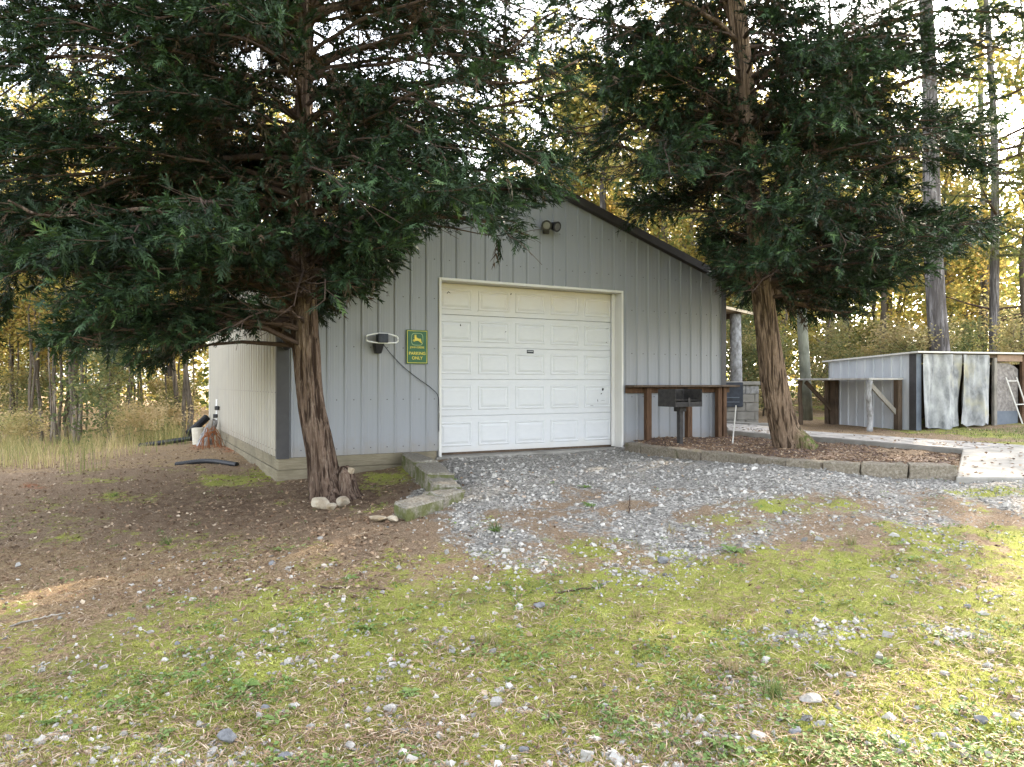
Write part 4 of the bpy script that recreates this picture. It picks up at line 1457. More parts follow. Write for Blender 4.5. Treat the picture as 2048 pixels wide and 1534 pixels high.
# ------------------------------------------------------------------ large conifers
def trunk_mesh(ctrl, Y, zbase, n=110, m=190, flare=.35, furrow=.03, seed=0, freq=9, lobes=5):
    """ctrl: (px, py, width px) at depth Y -> furrowed trunk vertices"""
    c = np.array([[*PX(a, b, Y), w * .45 * Y / FPX] for a, b, w in ctrl])
    sp = spline(c, m)
    pts, rad = sp[:, :3], sp[:, 3]
    V, F4 = tube_np(pts, np.ones(m), n)
    V = V.reshape(m, n, 3)
    dirs = V - pts[:, None]
    th = np.linspace(0, 2 * pi, n, endpoint=False)
    hgt = pts[:, 2] - zbase
    s = np.r_[0, np.cumsum(np.linalg.norm(np.diff(pts, axis=0), axis=1))]
    fl = 1 + flare * np.exp(-np.maximum(hgt, 0) / .14)[:, None] * (.6 + .6 * np.sin(th * lobes + seed)[None])
    tw = th[None] + .10 * s[:, None] * np.sin(seed) + .25 * (fbm(np.stack([np.cos(th)[None] + 0 * s[:, None], np.sin(th)[None] + 0 * s[:, None], s[:, None] * .9 + 0 * th[None]], -1), seed + 3, 2) - .5)
    P = np.stack([np.cos(tw) * freq / 6.28, np.sin(tw) * freq / 6.28, s[:, None] * 1.5 + 0 * th[None]], -1)
    a = fbm(P * np.array([.9, .9, .6]), seed, 2)
    b = vnoise(P * np.array([2.6, 2.6, 1.3]), seed + 9)
    c = vnoise(P * np.array([5.5, 5.5, 3.2]), seed + 19)
    rid = np.clip(.15 + .75 * (1 - np.abs(2 * b - 1)) ** 1.5 + .35 * (1 - np.abs(2 * c - 1)) + .5 * (a - .5), 0, 1)
    rr = rad[:, None] * fl * (1 + .3 * (a - .5)) + furrow * np.minimum(1, rad[:, None] / .12) * (rid - .6)
    V = pts[:, None] + dirs * rr[..., None]
    return V.reshape(-1, 3), F4, rid.ravel(), pts, rad


def spray_tpl(seed, nside=9, droop=.25, w=.03):
    """flat feathery plume, stem along +X, about 1 long"""
    r = np.random.default_rng(seed)
    V, T = [], []

    def blade(p, ang, L, w):
        b = len(V)
        dx, dy = cos(ang), sin(ang)
        px_, py_ = -dy, dx
        def z(x, y): return -droop * (x * x + .5 * y * y)
        q = [(p[0] + px_ * w, p[1] + py_ * w), (p[0] + dx * L, p[1] + dy * L), (p[0] - px_ * w, p[1] - py_ * w)]
        for x, y in q: V.append((x, y, z(x, y) + r.uniform(-.05, .05)))
        T.append((b, b + 1, b + 2))
    blade((0, 0), 0, 1.0, w * .8)
    for i in range(nside):
        x = .06 + .84 * i / nside
        L = (.40 * (1 - x * .6)) * r.uniform(.7, 1.25)
        for sgn in (-1, 1):
            blade((x + r.uniform(-.04, .04), 0), sgn * R(r.uniform(22, 46)), L, w)
    return np.array(V), np.array(T)


SPR = [spray_tpl(1, 6, .08, .04), spray_tpl(2, 6, .25, .04), spray_tpl(3, 7, -.05, .038), spray_tpl(4, 5, .45, .04), spray_tpl(11, 8, .1, .03), spray_tpl(12, 4, .3, .05), spray_tpl(13, 6, -.12, .034)]
SPR_DEAD = [spray_tpl(5, 4, .9, .024), spray_tpl(6, 5, 1.2, .024)]


def build_conifer(name, label, trunk_args, mat_bark, nb, zlo, zhi, Lfun, keep, limbs, seed, base, mossy=None, extra=None, sec_rate=7.0):
    r = np.random.default_rng(seed)
    root = empty(name, base, label, 'tree')
    V, F4, rid, pts, rad = trunk_mesh(**trunk_args)
    at = {'ridge': rid}
    at['mossy'] = mossy(V) if mossy else np.zeros(len(V))
    obj_w('trunk', V, F4, mat_bark, root, None, at, True)
    br = Bag()
    O, X, Zv, S, T, D = [], [], [], [], [], []

    def add_tube(p, r0, r1, n):
        v, f = tube_np(p, np.linspace(r0, r1, len(p)), n)
        br.add(v, f)

    def sprays_on(p, dirh, dens, tint0, dead=0.0):
        """secondary shoots and sprays along a branch polyline"""
        seg = np.linalg.norm(np.diff(p, axis=0), axis=1)
        cum = np.r_[0, np.cumsum(seg)]
        L = cum[-1]
        m = max(3, int(L * dens))
        for k in range(m):
            f = .12 + .88 * (k + r.random()) / m
            q = np.array([np.interp(f * L, cum, p[:, c]) for c in range(3)])
            i = min(len(p) - 2, int(np.searchsorted(cum, f * L)) - 1)
            tdir = p[i + 1] - p[i]
            tdir /= np.linalg.norm(tdir)
            side = 1 if k % 2 else -1
            an = side * R(r.uniform(28, 72)) * (1 - .5 * f)
            ca, sa = cos(an), sin(an)
            d2 = np.array([tdir[0] * ca - tdir[1] * sa, tdir[0] * sa + tdir[1] * ca, tdir[2] * .5 + r.normal(-.05, .22)])
            d2 /= np.linalg.norm(d2)
            L2 = (.28 + .3 * L * .42 * (1 - .55 * f)) * r.uniform(.6, 1.15)
            ns = max(3, int(L2 / .055))
            curve = r.uniform(-.25, .3)
            tw = []
            for j in range(ns + 1):
                g = j / ns
                pos = q + d2 * L2 * g + np.array([0, 0, curve * L2 * g * g])
                tw.append(pos)
                if j == 0: continue
                inner = f < .42
                for rep in range(2 + (r.random() < .5) + (g > .8)):
                    dd = d2 + r.normal(0, .5, 3)
                    dd[2] += .10
                    dd /= np.linalg.norm(dd)
                    dd_dead = r.random() < dead + (.2 if inner else .01)
                    if inner and r.random() < .3: continue
                    O.append(pos + r.normal(0, .02, 3))
                    X.append(dd)
                    Zv.append((r.normal(0, .45), r.normal(0, .45), 1))
                    S.append(r.uniform(.08, .17) * r.choice([1, 1, 1.35]) * (1.1 if g > .9 else 1))
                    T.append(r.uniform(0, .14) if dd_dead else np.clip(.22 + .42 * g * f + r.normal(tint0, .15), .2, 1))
                    D.append(dd_dead)
            TW.append((np.array(tw), f))

    TW = []
    mains = []
    for b in range(nb):
        h = r.random() ** 1.3
        zz = zlo + (zhi - zlo) * h
        i = int(np.argmin(np.abs(pts[:, 2] - zz)))
        az = r.uniform(0, 2 * pi)
        L = Lfun(az, zz) * r.uniform(.72, 1.08)
        if L < .4: continue
        a_, b_ = r.uniform(.1, .55), r.uniform(.25, .75)
        dirh = np.array([cos(az), sin(az), 0])
        nseg = 9
        p = []
        bend = r.normal(0, .25)
        for k in range(nseg + 1):
            s_ = k / nseg
            an = az + bend * s_
            p.append(pts[i] + np.array([cos(an), sin(an), 0]) * L * s_ + np.array([0, 0, (a_ * s_ - b_ * s_ * s_) * L * .8]) + (r.normal(0, .02, 3) if k else 0))
        p = np.array(p)
        ok = keep(p, soft=True)
        last = len(p)
        for k in range(3, len(p)):
            if not ok[k]:
                last = k
                break
        if last <= 3: continue
        p = p[:last]
        add_tube(p, .008 + .006 * L, .005, 5)
        sprays_on(p, dirh, sec_rate, .0)
    for (lp, r0, r1, dens, dead) in limbs:
        p = spline(np.array([PX(a, b, Y) for a, b, Y in lp]), 26)
        p[1:] += (fbm(p[1:] * 3, seed, 2) - .5)[:, None] * .08
        v, f = tube_np(p, np.linspace(r0, r1, len(p)) * (1 + .12 * np.sin(np.arange(26) * 1.7)), 10)
        obj_w('limb', v, f, mat_bark, root, None, {'ridge': vnoise(v * 14, 3), 'mossy': np.zeros(len(v))}, True)
        if dens: sprays_on(p, None, dens, .02, dead)
    if extra: extra(O, X, Zv, S, T, D, r)
    O, X, Zv, S, T, D = [np.array(a) for a in (O, X, Zv, S, T, D)]
    S = S * np.where(O[:, 1] > trunk_args['Y'] + .15, 1.5, 1.0)       # coarser sprays on the far side
    kp = keep(O)
    O, X, Zv, S, T, D = [a[kp] for a in (O, X, Zv, S, T, D)]
    for tw, f in TW:
        if keep(tw[-1:], soft=True)[0] or keep(tw[:1], soft=True)[0]:
            add_tube(tw[::2] if len(tw) > 4 else tw, .005, .002, 3)
    br.obj('branches', M['twig'], root)['kind'] = 'stuff'
    Y_ = np.cross(Zv, X)
    Y_ /= np.linalg.norm(Y_, axis=1)[:, None]
    Z_ = np.cross(X, Y_)
    bag = Bag()
    which = r.integers(0, 7, len(O))
    for k in range(7):
        mkk = (which == k) & ~D.astype(bool)
        v, f = stamp(*SPR[k], O[mkk], X[mkk], Y_[mkk], Z_[mkk], S[mkk])
        tt = np.repeat(T[mkk], len(SPR[k][0]))
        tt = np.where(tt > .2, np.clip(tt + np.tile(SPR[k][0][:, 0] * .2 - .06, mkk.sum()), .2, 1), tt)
        bag.add(v, f, tt)
    for k in range(2):
        mkk = D.astype(bool) & (which % 2 == k)
        v, f = stamp(*SPR_DEAD[k], O[mkk], X[mkk], Y_[mkk], Z_[mkk], S[mkk])
        bag.add(v, f, np.repeat(T[mkk], len(SPR_DEAD[k][0])))
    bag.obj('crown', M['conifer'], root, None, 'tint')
    return root, len(O)


def behind_wall(p):
    """points inside the garage or its roof"""
    d = p[:, :2] - P1
    u = d @ DU
    v = d @ DN
    inside = (u > UL - .3) & (u < UR + .3) & (v < .1) & (v > -DEPTH - .3) & (p[:, 2] < ZP - np.abs(u - UP_) * SL + .2)
    return inside


T1Y, T2Y = 8.0, 10.35
B1 = np.array([[-400, 640], [0, 668], [100, 705], [200, 726], [260, 735], [330, 742], [380, 722], [420, 692], [470, 676], [520, 655], [570, 655], [600, 640], [650, 622], [700, 600], [750, 572], [790, 520], [830, 470], [870, 448], [900, 462], [950, 480], [1000, 500], [1040, 480], [1060, 440], [1100, 430], [1110, 400], [1145, 378], [1300, 200]])


def keep1(p, soft=False):
    px, py = proj(p)
    rr = np.random.default_rng(int(abs(p[0].sum() * 1e4)) % 99991)
    u = rr.random(len(p))
    j = (vnoise(p * 2.6, 71) - .5) * 46
    lim = np.interp(px, B1[:, 0], B1[:, 1]) + j + (rr.random(len(p)) - .5) * 22
    k = py < lim - 12
    right = np.interp(py, [0, 150, 300, 380, 420, 480, 540], [1130, 1150, 1135, 1145, 1106, 1104, 1000]) + j * .6
    k &= (px < right - 10)
    k &= ~behind_wall(p)
    k &= p[:, 1] > 4.6
    k &= ~(np.hypot(px - 1090, py - 458) < 32)
    if soft: return k
    front = p[:, 1] < 8.12
    k &= ~((px > 566) & (px < 648) & (py > 485 + j) & front)
    k &= ~((px > 430) & (px <= 570) & (py > 530) & (p[:, 1] < 7.95) & (u < .7))
    k &= ~((px > 618) & (py < 150 + j) & (u < .5))
    k &= ~((px > 790) & (px < 1130) & (py > 120 + j) & (py < 255 + j) & (u < .45))
    hole = vnoise(p * np.array([2.1, 1.2, 2.6]), 77)
    k &= ~((py < 470) & (hole < np.where(px < 600, .24, .33)) & (u < .95))
    for (cx, cy, sx, sy) in ((170, 115, 75, 40), (60, 190, 70, 26), (215, 215, 32, 50), (170, 335, 34, 18), (475, 270, 24, 20), (490, 120, 55, 26), (530, 432, 40, 14), (625, 225, 18, 28), (345, 500, 34, 16), (650, 345, 30, 20), (720, 400, 40, 14), (500, 95, 34, 34)):
        k &= ~((np.hypot((px - cx) / sx, (py - cy) / sy) < 1) & (u < .82))
    return k


def L1(az, z):
    c, s_ = cos(az), sin(az)
    side = 5.0 if c < 0 else 4.0
    dep = 2.7 if s_ < 0 else 2.6
    L = 1 / math.sqrt((c / side) ** 2 + (s_ / dep) ** 2)
    return L * max(.25, 1 - max(0, z - 2.4) / 17.0)


tr1 = dict(ctrl=[(668, 1010, 92), (662, 990, 74), (650, 956, 62), (642, 909, 56), (633, 863, 55), (621, 800, 52), (613, 700, 53), (610, 640, 51), (608, 560, 43), (604, 480, 40), (603, 400, 38), (606, 250, 34), (610, 100, 29), (612, -50, 25), (618, -500, 16), (620, -900, 5)],
           Y=T1Y, zbase=-.25, furrow=.05, seed=4, freq=13, flare=.3)
limbs1 = [
    ([(606, 690, 8), (560, 668, 7.95), (510, 650, 7.9), (455, 640, 7.8), (380, 650, 7.6), (280, 668, 7.4), (180, 672, 7.2)], .062, .018, 6, .1),
    ([(610, 660, 8), (570, 615, 7.9), (520, 572, 7.85), (478, 545, 7.8), (440, 500, 7.7), (390, 470, 7.6), (300, 455, 7.4)], .075, .02, 6, .1),
    ([(606, 500, 8), (690, 478, 7.9), (760, 455, 7.9), (850, 432, 7.95), (950, 440, 8.1), (1060, 468, 8.3)], .045, .012, 8, .05),
    ([(606, 470, 8), (540, 440, 8.1), (470, 425, 8.2), (380, 440, 8.3)], .045, .012, 6, .1),
    ([(606, 430, 8), (750, 400, 7.9), (900, 385, 7.8), (1040, 376, 7.8), (1152, 372, 7.8)], .035, .008, 14, .03),
    ([(606, 300, 8), (760, 262, 7.9), (900, 232, 7.8), (1030, 205, 7.8), (1150, 180, 7.8)], .035, .008, 12, .03),
    ([(606, 130, 8), (480, 66, 7.6), (330, 26, 7.3), (150, 12, 7.2), (0, 36, 7.1)], .04, .01, 13, .06),
    ([(606, 230, 8), (450, 172, 7.7), (300, 128, 7.6), (120, 112, 7.5), (-60, 150, 7.4)], .04, .01, 13, .08),
    ([(608, 40, 8), (500, -50, 7.7), (350, -100, 7.5), (190, -90, 7.4), (40, -40, 7.3)], .04, .01, 12, .05),
    ([(606, 260, 8), (480, 250, 7.4), (340, 235, 7.1), (180, 250, 6.9), (40, 280, 6.8)], .035, .01, 13, .06),
    ([(608, 60, 8), (640, 22, 8), (700, 10, 8), (780, 20, 8), (830, 35, 8), (900, 60, 8), (1010, 95, 8)], .045, .010, 11, .6),
    ([(606, 165, 8), (640, 125, 8), (720, 95, 8), (805, 78, 8), (836, 25, 8), (842, -60, 8)], .05, .018, 10, .65),
    ([(606, 195, 8), (700, 178, 7.95), (790, 172, 7.9), (900, 158, 7.9), (960, 130, 7.9), (1030, 92, 7.9), (1080, 40, 7.9), (1120, 20, 7.9)], .042, .010, 11, .55),
    ([(900, 158, 7.9), (980, 165, 7.9), (1060, 162, 7.9), (1110, 145, 7.9), (1160, 118, 7.9)], .025, .01, 5, .6),
    ([(420, 470, 6.6), (300, 420, 6.4), (180, 432, 6.2), (60, 425, 6.0), (20, 400, 6.0)], .025, .012, 5, .2),
]


def stub_rock(p):
    pass


cedar, nsp = build_conifer('cedar_tree', 'large dark cedar with a leaning red-brown trunk in front of the garage', tr1, M['bark_cedar'], 270, 1.4, 9.0, L1, keep1, limbs1, 21, (*PX(655, 990, T1Y)[:2], -.25), sec_rate=8.0)
# broken stub root at the foot of the cedar and the pale rock lying on it
sv, sf, srid, _, _ = trunk_mesh([(700, 1005, 60), (697, 985, 44), (693, 962, 40), (690, 945, 36), (688, 932, 20)], 8.0, -.25, 40, 40, .3, .02, 9, 8)
obj_w('root_stub', sv, sf, M['bark_cedar'], cedar, None, {'ridge': srid, 'mossy': np.zeros(len(sv))}, True)
rb = PX(698, 950, 7.98)
rock(0, 0, 26, 6, 'knobbly pale rock perched on the cedar root stub', hz=.95, base=rb)

B2 = np.array([[900, 200], [1120, 335], [1180, 372], [1215, 388], [1250, 418], [1268, 470], [1295, 522], [1325, 500], [1345, 455], [1380, 470], [1420, 520], [1455, 570], [1480, 612], [1560, 625], [1600, 645], [1700, 645], [1728, 630], [1760, 588], [1840, 572], [1880, 548], [1900, 535], [1960, 505], [2012, 455], [2040, 430], [2400, 400]])


def keep2(p, soft=False):
    px, py = proj(p)
    rr = np.random.default_rng(int(abs(p[0].sum() * 1e4)) % 99991)
    u = rr.random(len(p))
    j = (vnoise(p * 2.4, 171) - .5) * 44
    lim = np.interp(px, B2[:, 0], B2[:, 1]) + j + (rr.random(len(p)) - .5) * 22
    k = py < lim - 12
    right = np.interp(py, [0, 60, 200, 300, 340, 400, 450, 500, 560, 620], [2075, 2055, 2045, 1985, 2000, 1965, 2012, 1975, 1860, 1735]) + j * .7
    k &= px < right - 8
    k &= ~behind_wall(p)
    if soft: return k
    k &= ~((px > 1494) & (px < 1556) & (py > 540 + j) & (p[:, 1] < 10.5))
    hole = vnoise(p * np.array([1.9, 1.1, 2.4]), 177)
    k &= ~((hole < .34) & (u < .94) & (py < 500))
    for (cx, cy, sx, sy) in ((1290, 268, 46, 36), (1235, 330, 40, 20), (1325, 60, 14, 30), (1930, 170, 50, 18), (1620, 165, 30, 22), (1850, 160, 24, 18), (1525, 190, 12, 26), (1960, 100, 40, 20), (1350, 330, 20, 20), (1490, 150, 18, 40), (1180, 240, 30, 30), (1735, 470, 20, 10)):
        k &= ~((np.hypot((px - cx) / sx, (py - cy) / sy) < 1) & (u < .85))
    return k


def L2(az, z):
    c, s_ = cos(az), sin(az)
    side = 3.15 if c < 0 else 4.3
    dep = 2.8 if s_ < 0 else 2.6
    L = 1 / math.sqrt((c / side) ** 2 + (s_ / dep) ** 2)
    return L * max(.25, 1 - max(0, z - 3.0) / 20.0)


tr2 = dict(ctrl=[(1592, 905, 88), (1584, 890, 78), (1574, 872, 66), (1562, 835, 57), (1552, 790, 54), (1541, 722, 50), (1531, 644, 48), (1525, 592, 45), (1519, 540, 43), (1511, 470, 36), (1506, 417, 31), (1502, 330, 32), (1494, 208, 36), (1484, 100, 33), (1472, 0, 34), (1450, -150, 28), (1420, -450, 18), (1400, -700, 5)],
           Y=T2Y, zbase=.1, furrow=.022, seed=8, freq=20, flare=.15)
limbs2 = [
    ([(1500, 385, 10.35), (1400, 342, 10.2), (1300, 312, 10.1), (1210, 280, 10), (1130, 262, 9.9)], .05, .012, 6, .35),
    ([(1500, 350, 10.35), (1385, 302, 10.4), (1270, 238, 10.4), (1190, 190, 10.4)], .045, .012, 6, .3),
    ([(1500, 330, 10.35), (1580, 270, 10.2), (1700, 210, 10.1), (1850, 150, 10), (1990, 100, 10)], .055, .014, 7, .05),
    ([(1506, 430, 10.35), (1600, 400, 10.2), (1720, 420, 10), (1850, 450, 9.8), (1980, 440, 9.7)], .055, .012, 8, .1),
    ([(1520, 560, 10.35), (1580, 600, 10.4), (1650, 620, 10.5), (1715, 628, 10.5)], .05, .012, 9, .1),
    ([(1494, 250, 10.35), (1440, 190, 10.2), (1360, 120, 10.1), (1250, 60, 10)], .05, .014, 7, .05),
    ([(1492, 180, 10.35), (1400, 110, 10.0), (1290, 66, 9.8), (1150, 34, 9.6)], .04, .01, 14, .03),
    ([(1484, 90, 10.35), (1390, 16, 10.0), (1260, -14, 9.8), (1140, 0, 9.6)], .04, .01, 13, .03),
    ([(1496, 250, 10.35), (1400, 200, 9.9), (1300, 150, 9.7), (1180, 130, 9.6)], .035, .01, 13, .05),
    ([(1490, 160, 10.35), (1650, 86, 10.0), (1850, 26, 9.8), (2040, 24, 9.7)], .04, .01, 13, .03),
    ([(1500, 320, 10.35), (1700, 296, 9.9), (1880, 302, 9.7), (2000, 330, 9.6)], .035, .01, 13, .04),
    ([(1488, 130, 10.35), (1470, 60, 10.4), (1430, -40, 10.5)], .07, .04, 6, .1),
]


def mossy2(V):
    d = np.hypot(V[:, 0] - (PX(1610, 890, T2Y)[0]), V[:, 1] - (T2Y - .15))
    return np.clip(1.5 - d / .17, 0, 1) * np.clip((0.42 - V[:, 2]) / .2, 0, 1)


cypress, nsp2 = build_conifer('cypress_tree', 'tall dense dark green cypress rising from the mulch bed right of the garage', tr2, M['bark_cypress'], 255, 2.2, 11.0, L2, keep2, limbs2, 33, (*PX(1578, 890, T2Y)[:2], .1), mossy2, None, 8.0)
print('sprays', nsp, nsp2)

# ------------------------------------------------------------------ woods behind
def leaf_tpl():
    return np.array([(0, 0, 0), (.5, .33, .06), (1, 0, -.06), (.5, -.33, .06)], float), np.array([(0, 1, 2, 3)])


LT_V, LT_F = leaf_tpl()


def leaf_cloud(P, size, r, mat_attr=None, tint=None, tilt=1.0):
    n = len(P)
    x, y, z = rand_frames(n, tilt, r)
    S = size * r.uniform(.6, 1.3, n)
    v, f = stamp(LT_V, LT_F, P, x, y, z, S)
    t = np.repeat(tint if tint is not None else r.random(n), 4)
    return v, f, t


def tree_proto(seed, H, crown_lo, spread, nleaf, size, r0, nbr=16, lean=.04):
    """trunk mesh and crown mesh in local coordinates"""
    r = np.random.default_rng(seed)
    m = 12
    tp = np.array([(r.normal(0, lean) * k / 3 + .1 * sin(k * .9 + seed), r.normal(0, lean) * k / 3, H * k / (m - 1)) for k in range(m)])
    tp[0] = (0, 0, -.25)
    bg_ = Bag()
    v, f = tube_np(tp, np.linspace(r0, r0 * .2, m), 8)
    bg_.add(v, f, vnoise(v * 9, seed))
    P = []
    for b in range(nbr):
        h = crown_lo + (1 - crown_lo) * r.random()
        i = h * (m - 1)
        q = np.array([np.interp(i, np.arange(m), tp[:, c]) for c in range(3)])
        az = r.uniform(0, 2 * pi)
        L = spread * r.uniform(.5, 1.1) * (1.15 - .6 * (h - crown_lo) / (1 - crown_lo + .01))
        e = np.array([cos(az) * L, sin(az) * L, L * r.uniform(.1, .8)])
        bp_ = np.array([q, q + e * .5 + (0, 0, .08 * L), q + e])
        v, f = tube_np(bp_, np.array([r0 * .3, r0 * .16, .006]), 5)
        bg_.add(v, f, vnoise(v * 9, seed))
        k = int(nleaf / nbr)
        tt = r.random(k) ** .6
        pp = q + e[None] * tt[:, None] + r.normal(0, .16 * L + .08, (k, 3))
        P.append(pp)
    tr = np_mesh('trunk', np.concatenate(bg_.V), np.concatenate(bg_.F), {'ridge': np.concatenate(bg_.A)}, True)
    P = np.concatenate(P)
    tint = np.clip(.5 + (vnoise(P * 1.3, seed) - .5) * 1.0 + r.normal(0, .17, len(P)), 0, 1)
    v, f, t = leaf_cloud(P, size, r, tint=tint)
    cr = np_mesh('crown', v, f, {'tint': t})
    return tr, cr


def place_tree(name, protos, k, x, y, rz, s, label, group, leafmat, barkmat, cat='tree'):
    tr, cr = protos[k]
    if not tr.materials: tr.materials.append(barkmat)
    if not cr.materials: cr.materials.append(leafmat)
    root = empty(name, (x, y, g1(x, y) - .05), label, cat, group)
    root.rotation_euler = (0, 0, rz)
    root.scale = (s, s, s)
    link_mesh('trunk', tr, None, root)
    link_mesh('crown', cr, None, root)
    return root


saps = [tree_proto(101, 7.5, .25, 1.6, 3600, .13, .07), tree_proto(102, 9, .3, 2.0, 4200, .14, .09, 20), tree_proto(103, 6, .2, 1.4, 3200, .12, .055), tree_proto(104, 8.5, .45, 1.9, 3600, .14, .08), tree_proto(105, 10, .4, 2.4, 4600, .15, .11, 22)]
stems = [tree_proto(121, 8, .3, 1.5, 1500, .12, .042, 14), tree_proto(122, 9.5, .35, 1.8, 1800, .13, .055, 16), tree_proto(123, 7, .3, 1.2, 1300, .12, .034, 12)]
bushes = [tree_proto(201, 2.2, .02, 1.1, 3000, .085, .03, 22), tree_proto(202, 3.0, .05, 1.3, 3400, .095, .035, 22), tree_proto(203, 1.5, .02, .9, 2400, .075, .025, 18)]
rt = np.random.default_rng(5)


def excluded(x, y):
    d = np.array([x, y]) - P1
    u, v = d @ DU, d @ DN
    if UL - 1.2 < u < UR + 4.8 and -DEPTH - 1.2 < v < 2: return True
    c = np.array([x, y]) - CC
    if -1.6 < c @ E1 < CL + .8 and -1.5 < c @ E2 < CD + .8: return True
    return y < 17.5 and x > -7


def wood(name, n, pxa, pxb, ya, yb, protos, smin, smax, mat, cat, groups, cond=None):
    """n plants between two photo columns; groups: (px limit, depth limit, label, group)"""
    k = 0
    while k < n:
        Y = rt.uniform(ya, yb)
        px = rt.uniform(pxa, pxb)
        x = (px - 1024) / FPX * Y
        if excluded(x, Y) or (cond and not cond(px, Y)): continue
        for (lim, yl, lab, grp) in groups:
            if px <= lim and Y <= yl: break
        place_tree(name, protos, rt.integers(0, len(protos)), x, Y, rt.uniform(0, 6.28), rt.uniform(smin, smax), lab, grp, M[mat], M['bark_grey'], cat)
        k += 1


wood('autumn_sapling', 46, -190, 470, 18.5, 31, stems + saps[:2], .7, 1.1, 'leaf_yellow', 'tree', [
    (110, 24, 'slim yellow sapling in the front row of the thicket, at the left edge', 'front saplings at the left edge'),
    (110, 99, 'yellow sapling deeper in the thicket behind the left edge', 'deeper saplings at the left edge'),
    (250, 24, 'slender bare-stemmed sapling in front of the thicket, left of the goldenrod mound', 'front saplings left of the goldenrod'),
    (250, 99, 'yellow-leaved sapling deeper in the thicket, left of the goldenrod mound', 'deeper saplings left of the goldenrod'),
    (999, 24, 'yellow sapling rising between the goldenrod mound and the garage wall', 'front saplings beside the garage'),
    (999, 99, 'yellow tree deeper in the thicket, just left of the garage wall', 'deeper saplings beside the garage')])
wood('autumn_tree', 26, 420, 1560, 25, 42, saps, .95, 1.45, 'leaf_yellow', 'tree', [
    (800, 99, 'golden autumn tree glimpsed through the cedar over the left roof slope', 'autumn trees over the left roof slope'),
    (1150, 99, 'golden autumn tree behind the ridge of the garage', 'autumn trees behind the ridge'),
    (1450, 99, 'golden autumn tree above the right slope of the garage roof', 'autumn trees over the right roof slope'),
    (9999, 99, 'golden autumn tree between the garage corner and the cypress trunk', 'autumn trees by the garage corner')])
wood('autumn_tree', 7, 1080, 1460, 28, 36, saps, 1.5, 1.9, 'leaf_yellow', 'tree', [
    (9999, 99, 'tall golden autumn tree rising in the gap between the two dark conifers', 'tall autumn trees in the gap between the conifers')])
wood('autumn_tree', 34, 1480, 2330, 21, 38, saps, .8, 1.35, 'leaf_yellow', 'tree', [
    (1690, 99, 'golden autumn tree behind the timber pole and the plank counter', 'autumn trees behind the timber pole'),
    (1870, 99, 'golden autumn tree above the shed roof, left of the thick pine trunk', 'autumn trees left of the thick pine'),
    (9999, 99, 'golden autumn tree right of the thick pine trunk behind the shed', 'autumn trees right of the thick pine')])
for (px_s, Y_s) in ((22, 20.5), (60, 18.6), (66, 19.4), (84, 20.2), (100, 19.2), (112, 18.8), (118, 20.4), (140, 19.0), (152, 18.4), (158, 18.2), (205, 20.6), (330, 21.5)):
    place_tree('bare_sapling', stems, rt.integers(0, 3), (px_s - 1024) / FPX * Y_s, Y_s, rt.uniform(0, 6.28), rt.uniform(.8, 1.1), 'thin bare grey stem standing in the open front of the thicket at left', 'bare stems at the front of the thicket', M['leaf_yellow'], M['bark_grey'])
wood('autumn_shrub', 10, -150, 470, 17, 25, bushes, .6, 1.0, 'leaf_tan', 'shrub', [
    (150, 99, 'tawny shrub among the stems at the left edge of the thicket', 'shrubs at the left edge'),
    (300, 99, 'olive and tan shrub behind the goldenrod mound', 'shrubs behind the goldenrod'),
    (999, 99, 'grey-green shrub close to the far corner of the garage wall', 'shrubs by the garage wall')], lambda px, Y: Y > 19.5 or px > 200)
wood('yellow_shrub', 34, 1440, 2250, 18.5, 27, bushes, .7, 1.2, 'leaf_tan', 'shrub', [
    (1590, 99, 'yellow-green shrub behind the block barbecue', 'shrubs behind the barbecue'),
    (1690, 99, 'yellow-green shrub behind the timber pole', 'shrubs behind the timber pole'),
    (1860, 99, 'yellow-green shrub showing over the left end of the shed roof', 'shrubs over the left end of the shed'),
    (9999, 99, 'yellow-green shrub behind the curtained front of the shed', 'shrubs behind the shed front')])


# pines
def needle_tpl(seed, n=14):
    r = np.random.default_rng(seed)
    V, T = [], []
    for i in range(n):
        d = r.normal(size=3) + np.array([1.1, 0, .2])
        d /= np.linalg.norm(d)
        s_ = np.cross(d, r.normal(size=3))
        s_ /= np.linalg.norm(s_)
        b = len(V)
        V += [tuple(s_ * .012), tuple(-s_ * .012), tuple(d)]
        T.append((b, b + 1, b + 2))
    return np.array(V), np.array(T)


NV, NF = needle_tpl(1, 16)


